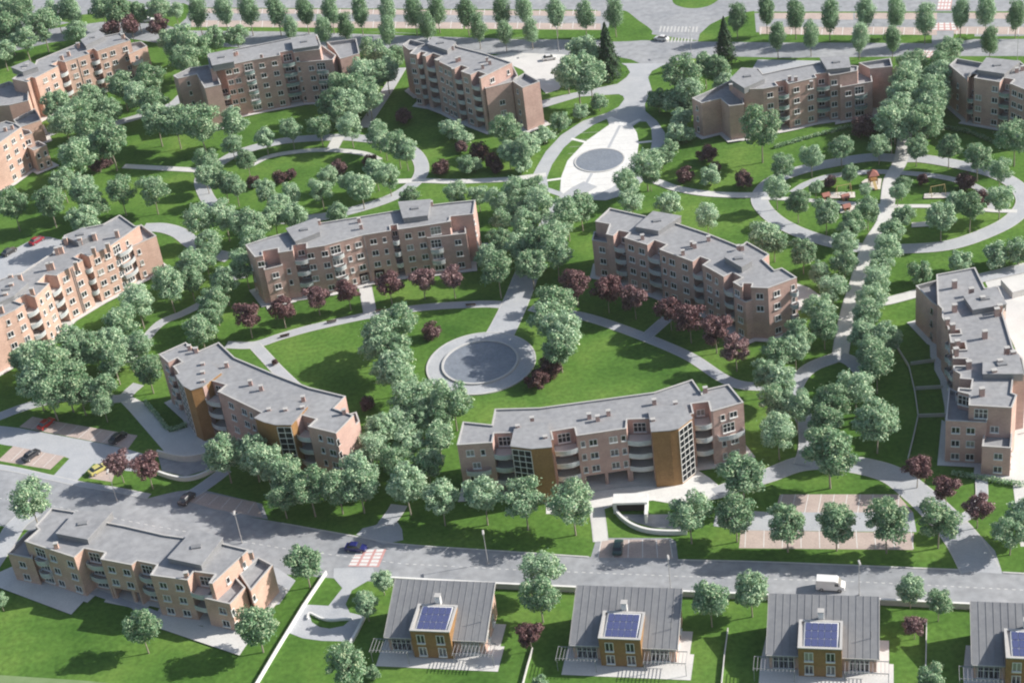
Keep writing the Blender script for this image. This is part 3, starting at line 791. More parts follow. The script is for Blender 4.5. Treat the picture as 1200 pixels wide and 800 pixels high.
# K - right edge
K = Zm(6, 1000, 300)
apartment('stepped brick block at the right edge with terraces dropping towards the viewer', K, 4, [
    (585, 130), (855, 80), (925, 225), (1020, 215), (1075, 340), (1050, 400), (1125, 650), (1190, 720), (1215, 830), (1125, 850), (1112, 960), (1150, 975), (1115, 1065, [('w', 1000, (2,)), ('W', 900, (3,))]),
    (812, 1048), (815, 970, [('W', 782, (3,))]), (735, 950, [('bay', 925, 860, 1.5)]), (755, 830), (705, 800, [('bay', 770, 720, 1.8)]), (700, 690, [('bay', 660, 610, 1.8), ('w', 580), ('bay', 550, 520, 1.5)]), (665, 500), (625, 430), (625, 370), (595, 340), (590, 240)],
    lows=[(3, [(650, 1155), (938, 1168), (938, 1045), (815, 1040), (745, 960), (672, 925)], {0: [('w', 722), ('w', 828)]}),
          (2, [(905, 1335), (1108, 1348), (1118, 1250), (1110, 1180), (925, 1200)], {0: [('w', 1022)], 1: [('n', 1310)]}),
          (3, [(440, 208), (592, 168), (640, 380), (560, 330)], {3: [('n', 480), ('n', 520)]})],
    raised=[(1.0, [(778, 280), (1000, 216), (1075, 335), (842, 375)]), (1.0, [(915, 705), (1160, 690), (1195, 825), (912, 825)])],
    chimneys=[(712, 185), (830, 238), (910, 298), (712, 352), (660, 452), (698, 490), (925, 538), (732, 605), (722, 660), (1080, 655), (1125, 682), (1030, 355), (1010, 380), (1032, 742), (812, 750), (990, 812), (905, 940)], ch=(0.9, 1.4))
# L - bottom left, three storeys
apartment('three-storey flat-roofed brick block at the lower left with pale terraces on its lawn', Zm(3.636, 0, 570), 3, [
    (105, 232, [('W', 165), ('bal', 145, 190), ('w', 217), ('w', 290)]), (315, 300), (358, 262, [('W', 395), ('bal', 362, 440)]), (447, 280), (428, 308, [('w', 466, (1, 2)), ('w', 530, (1, 2)), ('port', 436, 555, 2.5), ('col', 440), ('col', 525)]),
    (560, 333), (583, 315, [('W', 620), ('bal', 588, 662)]), (668, 332), (640, 376, [('w', 686), ('w', 756), ('bay', 800, 890, 1.6)]), (905, 412, [('n', 960), ('n', 1030)]), (1060, 268), (945, 240), (780, 215), (700, 204), (530, 165), (450, 150), (315, 105), (220, 90), (150, 165), (165, 180)],
    lows=[(2, [(32, 284), (138, 306), (140, 240), (168, 175), (118, 190), (62, 245)], {0: [('w', 85)]}),
          (2, [(868, 474), (980, 499), (1045, 428), (1000, 380), (930, 400)], {0: [('w', 940)], 1: [('n', 1010)]}),
          (2, [(1068, 442), (1162, 332), (1100, 300), (1020, 370)], {0: [('n', 1105)]})],
    raised=[(1.0, [(240, 197), (322, 106), (476, 106), (372, 222)]), (1.0, [(716, 302), (826, 180), (948, 216), (856, 332)])],
    chimneys=[(297, 150), (385, 141), (235, 238), (815, 230), (862, 268), (790, 362), (1066, 275)], mat='brick_warm')
ZL = Zm(3.636, 0, 570)
patch('terrace', ZP(ZL, [(-30, 380), (60, 340), (370, 478), (305, 548), (-10, 430)]), M['pale'], 0.235)
patch('terrace', ZP(ZL, [(660, 600), (690, 552), (1066, 655), (1022, 722)]), M['pale'], 0.235)
patch('terrace', ZP(ZL, [(370, 455), (420, 440), (690, 540), (660, 600), (560, 520)]), M['path'], 0.225)
patch('terrace', ZP(ZL, [(1080, 330), (1180, 345), (1260, 400), (1190, 500), (1150, 510), (1060, 440)]), M['path'], 0.03)
# B - top left with glazed balconies
apartment('five-storey brick block with green glass balconies at the upper left before the car park', Zm(4.793, 190, 20), 5, [
    (270, 292, [('bay', 300, 345, 1.6, (0, 1, 2)), ('w', 366), ('w', 408, (1, 2, 3, 4)), ('W', 480), ('bal', 450, 505)]), (512, 242, [('w', 553), ('w', 624)]), (660, 216, [('bay', 664, 738, 1.4), ('n', 754)]), (765, 196, [('w', 770, (1, 2, 3))]),
    (885, 182), (892, 160), (870, 98), (720, 118), (560, 150), (400, 182), (255, 212)],
    lows=[(4, [(62, 330), (88, 346), (195, 322), (240, 400), (330, 380), (300, 300), (262, 270), (155, 286)], {1: [('n', 140)], 3: []}),
          (4, [(770, 255), (958, 240), (975, 215), (905, 165), (870, 150), (760, 190)], {0: [('w', 832), ('W', 888), ('bal', 862, 925)]}),
          (4, [(965, 182), (1000, 235), (1108, 205), (1090, 122), (925, 142)], {})],
    raised=[(1.2, [(262, 206), (394, 180), (402, 250), (282, 272)]), (1.0, [(724, 120), (856, 100), (876, 160), (738, 180)])],
    chimneys=[(415, 190), (405, 195), (555, 208), (860, 105)], glass=True)
# C - top centre tall
apartment('tall brick block at top centre with a blank sunlit end tower beside the white plaza', Zm(4.793, 440, 20), 5, [
    (192, 206, [('w', 205), ('bay', 232, 262, 1.4)]), (270, 218, [('bay', 282, 330, 1.8)]), (342, 244, [('w', 362), ('n', 390), ('w', 412), ('pipe', 424)]), (432, 288, [('bay', 440, 480, 1.8), ('w', 505), ('bay', 535, 580, 1.8)]), (590, 345, [('w', 650, (4,)), ('n', 740, (4,))]),
    (766, 256), (620, 206), (462, 166), (440, 136), (300, 116), (290, 150), (230, 168)],
    lows=[(4.5, [(150, 156), (190, 186), (228, 180), (292, 152), (195, 126)], {}), (4, [(618, 402), (762, 366), (800, 330), (765, 262), (600, 335)], {0: [('w', 700, R3)]}),
          (4, [(765, 358), (826, 398), (922, 362), (838, 314)], {0: [('n', 795)]})],
    raised=[(1.0, [(292, 150), (322, 112), (450, 140), (402, 186)])],
    chimneys=[(470, 222), (455, 228), (640, 242), (625, 225), (430, 160), (350, 240), (436, 288), (340, 150), (320, 130), (600, 265)])
# D - top right behind playground
apartment('long brick block beyond the playground ring with glazed bay and white roof terrace', Zm(4.793, 800, 40), 4, [
    (345, 310, [('n', 400, (2,))]), (452, 308, [('w', 490), ('bay', 536, 594, 1.8)]), (600, 280, [('w', 638), ('w', 716)]), (745, 246, [('bay', 752, 826, 1.4), ('w', 850)]), (882, 226, [('w', 930, R3), ('W', 975, (1, 2))]),
    (982, 206), (985, 180), (800, 165), (770, 160), (560, 200), (450, 225), (428, 195), (330, 190), (268, 250)],
    lows=[(3, [(52, 360), (106, 388), (212, 362), (262, 405), (345, 395), (330, 340), (265, 262), (165, 312)], {0: [('n', 80)], 1: []}),
          (3, [(885, 300), (1066, 268), (1052, 192), (985, 182), (900, 200)], {0: [('w', 930), ('W', 992), ('bal', 965, 1030)]}),
          (3.6, [(990, 162), (1052, 194), (1178, 182), (1166, 136)], {1: []})],
    raised=[(1.0, [(268, 252), (332, 190), (412, 196), (460, 250), (346, 302)]), (1.0, [(772, 132), (930, 120), (942, 186), (812, 198)])],
    chimneys=[(270, 280), (600, 235), (635, 238), (722, 262), (850, 160)], glass=True)
# E - top right corner
apartment('brick block in the top right corner with a stepped blank end beside the tree avenue', Zm(6, 1000, 40), 4, [
    (800, 300, [('bay', 806, 850, 1.6, (0, 1, 2)), ('w', 885, R3), ('w', 1000), ('bay', 1030, 1100, 1.8)]), (1112, 352, [('w', 1136), ('w', 1180)]), (1200, 388, [('w', 1240), ('bay', 1270, 1310)]), (1340, 452), (1340, 300), (1200, 215), (1165, 188), (940, 190), (872, 246)],
    lows=[(3.5, [(676, 218), (800, 322), (862, 285), (930, 206), (728, 172)], {0: [('n', 740)]})],
    raised=[(1.0, [(872, 250), (938, 166), (1172, 190), (1062, 278)])],
    chimneys=[(1028, 205), (1150, 236), (1190, 222)], glass=True)
# A - top left
apartment('sunlit brick block in the top left corner stepping down to the viewer', Zm(5.714, 0, 20), 4, [
    (80, 415), (182, 436, [('cut', 200, 235, 1.8), ('w', 290), ('w', 345)]), (385, 330, [('bay', 388, 436, 2.0)]), (440, 300, [('w', 482), ('w', 548), ('bay', 598, 650, 2.0), ('pipe', 515)]), (660, 225, [('w', 688), ('w', 745), ('w', 828)]),
    (872, 156), (806, 106), (690, 130), (540, 170), (245, 290), (238, 312)],
    lows=[(3, [(860, 250), (985, 195), (945, 165), (850, 180)], {0: [('n', 905), ('bal', 870, 930)]}), (3, [(-60, 472), (60, 432), (190, 470), (190, 560), (60, 590), (-60, 600)], {}), (2, [(90, 688), (232, 612), (275, 690), (130, 740)], {1: [('n', 250)]})],
    raised=[(1.2, [(75, 336), (190, 290), (252, 332), (150, 366)]), (1.2, [(540, 152), (660, 90), (700, 126), (572, 190)])],
    chimneys=[(410, 262), (455, 235), (160, 350), (180, 320), (600, 150), (520, 180), (820, 120)], mat='brick_warm', ch=(0.9, 1.2))
apartment('sunlit brick block cut off by the left edge below the top left corner block', Zm(5.714, 0, 120), 4, [
    (-160, 350), (0, 268, [('w', 20), ('w', 75), ('n', 125)]), (142, 166), (100, 140), (40, 125), (-160, 190)],
    lows=[(3, [(60, 262), (215, 206), (200, 188), (140, 175), (40, 230)], {0: [('w', 100), ('w', 175)]}), (2, [(222, 322), (312, 285), (258, 258), (160, 285)], {0: [('n', 245), ('n', 290)]})],
    chimneys=[(75, 150), (30, 165)], mat='brick_warm')

# ------------------------------------------------------------------ houses at the lower edge
Z6 = Zm(6, 430, 660)


def house(pfl, pfr, label, cut=None):
    """pfl/pfr: survey pixels of the front eave corners"""
    a = G(*pfl, 3.6); b_ = G(*pfr, 3.6)
    d = Vector((b_.x - a.x, b_.y - a.y)); Wd = d.length; ang = math.atan2(d.y, d.x); D = 10.7
    r = thing('house', label, 'house', (a.x, a.y, 0), ang, 'houses under striped metal roofs')
    eave, ridge = 3.6, 7.2
    sl = (ridge - eave) / D
    w = MB()   # walls, leaving the eaves to overhang
    w.hexa([(.4, .6, 0), (Wd - .4, .6, 0), (Wd - .4, D - .2, 0), (.4, D - .2, 0)], [(.4, .6, eave + .6 * sl - .2), (Wd - .4, .6, eave + .6 * sl - .2), (Wd - .4, D - .2, ridge - .3), (.4, D - .2, ridge - .3)])
    w.build('wall', M['brick_warm'], r)
    f = MB()
    f.hexa([(0, 0, eave - .22), (Wd, 0, eave - .22), (Wd, D, ridge - .22), (0, D, ridge - .22)], [(0, 0, eave), (Wd, 0, eave), (Wd, D, ridge), (0, D, ridge)])
    n = int(Wd / 1.15)
    for i in range(n + 1):
        x = .08 + (Wd - .16) * i / n
        f.hexa([(x - .05, .02, eave - .01), (x + .05, .02, eave - .01), (x + .05, D - .02, ridge - .01), (x - .05, D - .02, ridge - .01)], [(x - .04, .02, eave + .06), (x + .04, .02, eave + .06), (x + .04, D - .02, ridge + .06), (x - .04, D - .02, ridge + .06)])
    rf = f.build('roof', M['zinc'], r)
    e = MB()
    for x0 in (-.1, Wd):
        e.hexa([(x0, 0, eave - .3), (x0 + .1, 0, eave - .3), (x0 + .1, D, ridge - .3), (x0, D, ridge - .3)], [(x0, 0, eave + .06), (x0 + .1, 0, eave + .06), (x0 + .1, D, ridge + .06), (x0, D, ridge + .06)])
    e.build('verge_trim', M['cap'], rf)
    g_ = MB(); g_.box(0, Wd, -.14, 0, eave - .2, eave - .04); g_.build('gutter', M['cap'], rf)
    # ochre dormer
    x0, x1 = Wd * .29, Wd * .675; y0, y1 = -.9, 5.6; zt = 6.2
    dm = MB(); dm.prism([(x0, y0), (x1, y0), (x1, y1), (x0, y1)], 0, zt, False)
    dm.ring([(x0, y0), (x1, y0), (x1, y1), (x0, y1)], [(x0 + .25, y0 + .25), (x1 - .25, y0 + .25), (x1 - .25, y1 - .25), (x0 + .25, y1 - .25)], zt - .3, zt)
    dmo = dm.build('dormer', M['wood'], r)
    cc = MB(); cc.ring([(x0 - .08, y0 - .08), (x1 + .08, y0 - .08), (x1 + .08, y1 + .08), (x0 - .08, y1 + .08)], [(x0 + .35, y0 + .35), (x1 - .35, y0 + .35), (x1 - .35, y1 - .35), (x0 + .35, y1 - .35)], zt - .1, zt + .08)
    cc.build('parapet_cap', M['cap'], dmo)
    fl = MB(); fl.poly([(x0 + .2, y0 + .2, zt - .25), (x1 - .2, y0 + .2, zt - .25), (x1 - .2, y1 - .2, zt - .25), (x0 + .2, y1 - .2, zt - .25)]); fl.build('dormer_roof', M['cap'], dmo)
    sp_ = MB(); nx = 5; pw = (x1 - x0 - 1.7) / nx
    for i in range(nx):
        for j in range(3):
            X = x0 + 1.0 + i * pw; Y = y0 + .6 + j * 1.78; z_ = zt - .12 + .06 * j; L_ = 1.66
            sp_.hexa([(X + .05, Y, z_), (X + pw - .05, Y, z_), (X + pw - .05, Y + L_, z_ + .06), (X + .05, Y + L_, z_ + .06)],
                     [(X + .05, Y, z_ + .05), (X + pw - .05, Y, z_ + .05), (X + pw - .05, Y + L_, z_ + .11), (X + .05, Y + L_, z_ + .11)])
    so = sp_.build('solar_panel', M['solar'], r)
    sf = MB()
    sf.hexa([(x0 + .85, y0 + .45, zt - .24), (x1 - .55, y0 + .45, zt - .24), (x1 - .55, y1 - .4, zt - .24), (x0 + .85, y1 - .4, zt - .24)],
            [(x0 + .85, y0 + .45, zt - .14), (x1 - .55, y0 + .45, zt - .14), (x1 - .55, y1 - .4, zt + .03), (x0 + .85, y1 - .4, zt + .03)])
    sf.build('panel_frame', M['white'], so)
    for fx in (.24, .74):
        for z in (.7, 3.5):
            X = x0 + (x1 - x0) * fx
            fm, pn = window_meshes(1.2, 1.7, 'w'); o = link('window', fm, dmo, (X, y0, z), 0); link('pane', pn, o)
    for X, w_ in ((Wd * .15, 3.2), (Wd * .83, 2.9)):
        fm, pn = window_meshes(w_, 2.75, 'g'); o = link('glazed_door', fm, r, (X, .6, .25), 0); link('pane', pn, o)
    for z in (.9,):
        for Y in (3.0, 7.0):
            fm, pn = window_meshes(1.3, 1.6, 'w'); o = link('window', fm, r, (Wd - .4, Y, z), math.pi / 2); link('pane', pn, o)
    c = MB(); X = x0 + (x1 - x0) * .5; c.box(X - .45, X + .45, y1 + .25, y1 + 1.1, 4.6, 7.7); co = c.build('chimney', M['white'], r)
    c = MB(); c.box(X - .55, X + .55, y1 + .15, y1 + 1.2, 7.7, 7.82); c.build('chimney_cap', M['cap'], co)
    c = MB(); X = Wd * .93; c.tube((X, 3.4, 4.5), (X, 3.4, 6.4), .06, .06, 6); c.tube((X, 3.4, 6.3), (X - .5, 3.4, 6.3), .03, .03, 5); c.build('vent_pipe', M['pergola'], r)
    # paved terrace (part of the plot: setting)
    t = MB(); u = Vector((math.cos(ang), math.sin(ang))); v = Vector((-u.y, u.x)); o = Vector((a.x, a.y))
    pl = [(-1.2, -3.4), (Wd + 2.3, -3.4), (Wd + 2.3, 2.6), (Wd + 1.6, 2.6), (Wd + 1.6, 8.0), (-.6, 8.0), (-1.2, 2)]
    t.poly([tuple(o + u * p[0] + v * p[1]) + (0.06,) for p in pl]); struct('terrace', t, M['pale'])
    return a, ang, Wd


def pergola(a, ang, x0, x1, y0, y1, z, label):
    u = Vector((math.cos(ang), math.sin(ang))); v = Vector((-u.y, u.x)); o = Vector((a.x, a.y)) + u * x0 + v * y0
    r = thing('pergola', label, 'pergola', (o.x, o.y, 0.06), ang, 'slatted pergolas on the house terraces')
    L = x1 - x0; Dp = y1 - y0
    for X in (.1, L - .1):
        p = MB(); p.box(X - .045, X + .045, .055, .145, 0, z); p.build('post', M['pergola'], r)
    b_ = MB(); b_.box(0, L, .07, .13, z, z + .14); b_.build('beam', M['pergola'], r)
    b_ = MB(); b_.box(0, L, Dp - .08, Dp, z, z + .14); b_.build('beam', M['pergola'], r)
    for i in range(int(L / .6) + 1):
        s_ = MB(); X = .05 + i * (L - .1) / int(L / .6); s_.box(X - .035, X + .035, -.5, Dp, z + .14, z + .22); s_.build('slat', M['pergola'], r)


hp = [((450, 745.8), (569.2, 750.8)), ((667.3, 755), (793.8, 760)), ((898, 766.5), (1030, 771.5)), ((1139, 778), (1276, 784))]
hl = ['grey striped-roof house with solar panels nearest the seating court, first from the left', 'grey striped-roof house with solar panels, second from the left, right of a purple tree', 'grey striped-roof house with solar panels in front of the white van', 'grey striped-roof house with solar panels cut off by the lower right corner']
pw_ = ['of the house nearest the seating court', 'of the house right of the purple garden tree', 'of the house in front of the white van', 'of the house in the lower right corner']
for (p, q), l, w_ in zip(hp, hl, pw_):
    a, ang, Wd = house(p, q, l)
    pergola(a, ang, -2.0, Wd * .26, -2.6, .3, 2.7, 'grey pergola at the left end ' + w_)
    pergola(a, ang, Wd * .70, Wd + 1.6, -2.6, .3, 2.7, 'grey pergola at the right end ' + w_)

# ------------------------------------------------------------------ walls, fences, basins, ramps


def wall_line(name, label, cat, pxs, zt, thick, mat, capm=None, smooth=False, at_top=True, group=None):
    P = [G(x, y, zt if at_top else 0) for x, y in pxs]
    for p in P: p.z = 0
    if smooth: P = catmull(P, False, 8)
    c = P[len(P) // 2]
    r = thing(name, label, cat, (c.x, c.y, 0), 0, group)

    def band(t, z0, z1):
        mb = MB(); n = len(P); L = []; Rr = []
        for i in range(n):
            a = P[max(0, i - 1)]; b_ = P[min(n - 1, i + 1)]; d = (b_ - a).normalized(); nn = Vector((-d.y, d.x, 0))
            L.append(P[i] + nn * t / 2 - c); Rr.append(P[i] - nn * t / 2 - c)
        poly = [(q.x, q.y) for q in Rr] + [(q.x, q.y) for q in reversed(L)]
        mb.prism(poly, z0, z1, True, z0 > 0); return mb
    band(thick, 0, zt - .1).build('wall_panel', mat, r)
    band(thick + .08, zt - .1, zt).build('coping', capm or mat, r)
    return r


wall_line('retaining_wall', 'long low dark retaining wall along the lower road behind the striped-roof houses', 'wall', [(455, 675.5), (583, 682.5), (680, 687), (860, 694), (1035, 701.5), (1140, 706.5), (1290, 714)], 1.25, .35, M['kerb'], M['white'])
wall_line('garden_wall', 'tall white garden wall running down from the road beside the seating court', 'wall', [(382, 668), (355, 708), (325, 757), (300, 799), (285, 824)], .9, .18, M['white'], M['white'])
wall_line('garden_fence', 'low pale garden fence below the purple tree between the first two striped-roof houses', 'fence', [(624, 758), (618, 778), (611, 805), (606, 825)], .7, .1, M['slab'])
wall_line('garden_fence', 'low pale garden fence between the second and third striped-roof houses', 'fence', [(853, 735), (849, 765), (845, 805)], .7, .1, M['slab'])
wall_line('garden_fence', 'low pale garden fence right of the house before the white van', 'fence', [(1086, 725), (1085.5, 750), (1084.5, 800)], .7, .1, M['slab'])
wall_line('garden_fence', 'long bent low fence around the shaded plots of the right edge block', 'fence', [(1050, 403), (1065, 427), (1072, 457), (1076, 485), (1070, 512), (1064, 536)], .8, .08, M['slab'])
for p, q, t in (((1067, 424), (1096, 420), 'farthest'), ((1073, 453), (1105, 451), 'middle'), ((1077, 485), (1108, 484), 'nearest')):
    wall_line('plot_fence', t + ' of three cross fences dividing the shaded plots of the right edge block', 'fence', [p, q], .8, .08, M['slab'])
wall_line('ramp_wall', 'curved white retaining wall round the sunken garage mouth before the pale forecourt', 'wall', ZP(Zm(4, 520, 430), [(795, 640), (808, 668), (835, 698), (875, 727), (925, 748), (985, 760), (1070, 764), (1140, 762)]), 1.0, .4, M['white'], M['white'], True)
wall_line('ramp_wall', 'curved white retaining wall round the garage ramp beside two purple trees', 'wall', ZP(Z4, [(738, 605), (790, 622), (850, 634), (900, 630), (950, 614), (1000, 588)]), 1.0, .4, M['white'], M['white'], True)
wall_line('ramp_wall', 'curved dark-faced wall holding the left court above the garage ramp', 'wall', ZP(Z4, [(735, 508), (780, 520), (840, 532), (900, 532), (960, 518), (1010, 500)]), 1.6, .35, M['kerb'], M['pale'], True)
wall_line('low_wall', 'white low wall along the right side of the seating court', 'wall', ZP(ZS, [(508, 480), (470, 555), (434, 620)]), .7, .4, M['white'])
wall_line('low_wall', 'curved white low wall round the grass bed in the seating court', 'wall', ZP(ZS, [(240, 494), (252, 468), (300, 490), (345, 500), (400, 497), (448, 493)]), .5, .25, M['white'], None, True)
wall_line('court_wall', 'pale wall with a sloped top behind the top of the right edge block', 'wall', [(1174, 327), (1187, 342), (1215, 334)], 1.6, .4, M['pale'])
# garage mouth
zj = Zm(4, 520, 430)
P0, P1 = G(*zj(812, 694)), G(*zj(946, 690)); d = (P1 - P0); Ln = d.length
r = thing('garage_entrance', 'dark sunken garage mouth under the pale forecourt of the middle block', 'garage', (P0.x, P0.y, 0), math.atan2(d.y, d.x))
mb = MB(); mb.box(-.6, Ln + .5, .4, 3.2, 2.1, 2.55); mb.build('lintel', M['white'], r)
mb = MB(); mb.box(-.6, 0, .4, 3.2, 0, 2.1); mb.build('jamb', M['white'], r)
mb = MB(); mb.box(Ln, Ln + .5, -2.5, 3.2, 0, 2.1); mb.build('jamb', M['white'], r)
mb = MB(); mb.box(0, Ln, 1.2, 1.35, 0, 2.1)
for i in range(12): mb.box(Ln * i / 12 + .02, Ln * i / 12 + .1, 1.12, 1.2, 0, 2.1)
mb.build('shutter', M['dark'], r)
patch('ramp_floor', ZP(zj, [(815, 690), (960, 690), (1120, 690), (1140, 755), (1070, 758), (985, 752), (905, 730), (840, 700)]), M['asphalt'], 0.05)

# basins


def ring_pts(c, r, n=64, e=1.0): return [(c.x + r * math.cos(2 * math.pi * i / n), c.y + r * math.sin(2 * math.pi * i / n) * e) for i in range(n)]


def fit_circle(pts):
    A = np.array([[2 * p.x, 2 * p.y, 1] for p in pts]); b_ = np.array([p.x ** 2 + p.y ** 2 for p in pts])
    s_ = np.linalg.lstsq(A, b_, rcond=None)[0]
    return Vector((s_[0], s_[1], 0)), math.sqrt(s_[2] + s_[0] ** 2 + s_[1] ** 2)


E1 = Zm(6.667, 480, 370)
c1, r1 = fit_circle([G(*E1(*p)) for p in [(140, 415), (530, 612), (972, 330), (300, 215), (400, 180), (760, 560), (880, 510), (200, 290)]])
c1b, r1b = fit_circle([G(*E1(*p)) for p in [(250, 410), (500, 550), (850, 330), (620, 203), (800, 450), (700, 505), (300, 310), (300, 490)]])
c2, r2 = fit_circle([G(*E2(*p)) for p in [(358, 600), (752, 575), (580, 495), (500, 686), (400, 540), (690, 520), (700, 635), (400, 650)]])
mb = MB(); mb.poly([(p[0], p[1], .19) for p in ring_pts(c1, r1)]); struct('ring_paving', mb, M['path'])
mb = MB(); mb.ring(ring_pts(c1, r1 + .25), ring_pts(c1, r1 - .1), 0.0, 0.24); struct('ring_kerb', mb, M['kerb'])


def basin(c, r, label):
    c = c.copy()
    t = thing('round_basin', label, 'basin', (c.x, c.y, 0.05))
    o = Vector((0, 0, 0))
    mb = MB(); mb.ring(ring_pts(o, r), ring_pts(o, r - .45), 0, .5); mb.build('rim', M['kerb'], t)
    mb = MB(); mb.poly([(p[0], p[1], .3) for p in ring_pts(o, r - .3)]); mb.build('water', M['water'], t)


basin(c1b, r1b, 'round dark basin with a pale rim ringed by paving in the central lawn')
t = thing('round_basin', 'flat round grey basin set in the white egg-shaped plaza', 'basin', (c2.x, c2.y, 0.05))
mb = MB(); mb.ring(ring_pts(Vector((0, 0, 0)), r2 + .1), ring_pts(Vector((0, 0, 0)), r2 - .3), 0, .16); mb.build('rim', M['kerb'], t)
mb = MB(); mb.poly([(p[0], p[1], .1) for p in ring_pts(Vector((0, 0, 0)), r2 - .1)]); mb.build('water', M['water'], t)

# ------------------------------------------------------------------ trees


def quads_mesh(name, cen, nrm, size, mat, aspect=1.25):
    n = len(cen)
    nrm = nrm / np.maximum(1e-6, np.linalg.norm(nrm, axis=1, keepdims=True))
    rnd = RS.normal(size=(n, 3)); u = np.cross(nrm, rnd); u /= np.maximum(1e-6, np.linalg.norm(u, axis=1, keepdims=True)); v = np.cross(nrm, u)
    s = size[:, None]
    bend = nrm * s * .25
    V = np.stack([cen - u * s * aspect, cen - v * s * .8 + bend, cen + u * s * aspect, cen + v * s * .8 + bend], 1).reshape(-1, 3)
    me = bpy.data.meshes.new(name)
    me.vertices.add(4 * n); me.vertices.foreach_set('co', V.astype(np.float32).ravel())
    me.loops.add(4 * n); me.loops.foreach_set('vertex_index', np.arange(4 * n, dtype=np.int32))
    me.polygons.add(n); me.polygons.foreach_set('loop_start', np.arange(0, 4 * n, 4, dtype=np.int32)); me.polygons.foreach_set('loop_total', np.full(n, 4, dtype=np.int32))
    me.update(); me.validate(); me.materials.append(mat); return me


def crown_mesh(name, mat, zc, rx, rz, lobes, leaves, size, lobe_r=.36, kr=(.42, .98), zs=.78, top_bias=0.2):
    C = []; R_ = []
    ga = math.pi * (3 - math.sqrt(5))
    for i in range(lobes):
        z = 1 - 2 * (i + .5) / lobes; r = math.sqrt(max(0, 1 - z * z)); th = i * ga + RS.uniform(-.4, .4)
        k = RS.uniform(*kr)
        C.append((rx * k * r * math.cos(th), rx * k * r * math.sin(th), zc + rz * k * z * (1.05 if z > 0 else .8)))
        R_.append(lobe_r * rx / .5 * RS.uniform(.5, 1.0))
    C = np.array(C); R_ = np.array(R_) * .55
    w = R_ ** 2; w /= w.sum()
    idx = RS.choice(lobes, leaves, p=w)
    d = RS.normal(size=(leaves, 3)); d /= np.linalg.norm(d, axis=1, keepdims=True)
    d[:, 2] += top_bias * RS.uniform(0, 1, leaves)
    d /= np.linalg.norm(d, axis=1, keepdims=True)
    rr = R_[idx] * (RS.uniform(.35, 1, leaves) ** .4) * RS.uniform(.85, 1.2, leaves)
    rr *= np.where(RS.uniform(0, 1, leaves) < .12, RS.uniform(1.1, 1.5, leaves), 1)
    cen = C[idx] + d * rr[:, None] * np.array([1, 1, zs])
    nr = d + RS.normal(size=(leaves, 3)) * .5 + np.array([0, 0, .25])
    return quads_mesh(name, cen, nr, RS.uniform(.6, 1.25, leaves) * size, mat)


def trunk_mesh(top, r0, zc, rx, limbs=5, mat=None):
    mb = MB()
    pts = [(0, 0, -.03), (RS.uniform(-.01, .01), RS.uniform(-.01, .01), top * .5), (RS.uniform(-.02, .02), RS.uniform(-.02, .02), top), (RS.uniform(-.03, .03), RS.uniform(-.03, .03), zc + .1)]
    rr = [r0, r0 * .75, r0 * .6, r0 * .2]
    for i in range(3): mb.tube(pts[i], pts[i + 1], rr[i], rr[i + 1], 7, i == 2)
    for i in range(limbs):
        th = 2 * math.pi * i / limbs + RS.uniform(-.4, .4); z0 = top * RS.uniform(.85, 1.15)
        mb.tube((pts[2][0], pts[2][1], z0), (rx * .65 * math.cos(th), rx * .65 * math.sin(th), z0 + (zc - top) * RS.uniform(.8, 1.3)), r0 * .42, r0 * .12, 5, False)
    return mb.mesh('trunk', mat or M['trunk'])


PROTO = {}
PROTO['leafy'] = [(crown_mesh('crown', M['leaf'], 1.03, .5, .56, n, lv, .028, lr), trunk_mesh(.55, .026, 1.03, .5)) for n, lv, lr in ((38, 6600, .36), (30, 5600, .40), (46, 7200, .33), (34, 6000, .36), (28, 5200, .38), (42, 6800, .36), (36, 5000, .34), (32, 6200, .40))]
PROTO['poplar'] = [(crown_mesh('crown', M['leaf_poplar'], 1.36, .5, 1.12, n, 6200, .032, .46, (.4, .82), 1.3), trunk_mesh(.6, .032, 1.3, .3, 4)) for n in (36, 44, 40)]
PROTO['purple'] = [(crown_mesh('crown', M['leaf_purple'], 1.0, .5, .5, n, 4200, .031, .40), trunk_mesh(.5, .026, 1.0, .5)) for n in (22, 26, 18)]
PROTO['plum'] = [(crown_mesh('crown', M['leaf_plum'], .44, .5, .42, n, 3200, .036, .42), trunk_mesh(.15, .03, .4, .4)) for n in (18, 22)]
PROTO['shrub'] = [(crown_mesh('crown', M['leaf'], .55, .5, .48, n, 3400, .036, .42), trunk_mesh(.25, .03, .5, .4)) for n in (18, 22, 20)]


def conifer_mesh():
    n = 5000; t = RS.uniform(0, 1, n) ** .7; z = .25 + 2.3 * (1 - t); r = .62 * t ** .85 * (1 + .12 * np.sin(z * 9))
    lay = .82 + .18 * np.sign(np.sin(z * 34)) * .6
    th = RS.uniform(0, 2 * math.pi, n); k = (RS.uniform(.3, 1, n) ** .4) * lay * (1 + .22 * np.sin(th * 7 + z * 9))
    cen = np.stack([r * k * np.cos(th), r * k * np.sin(th), z - .1 * k * t], 1)
    nr = np.stack([np.cos(th), np.sin(th), np.full(n, .7)], 1) + RS.normal(size=(n, 3)) * .4
    return quads_mesh('crown', cen, nr, RS.uniform(.6, 1.2, n) * .035, M['leaf_conifer'], 1.6)


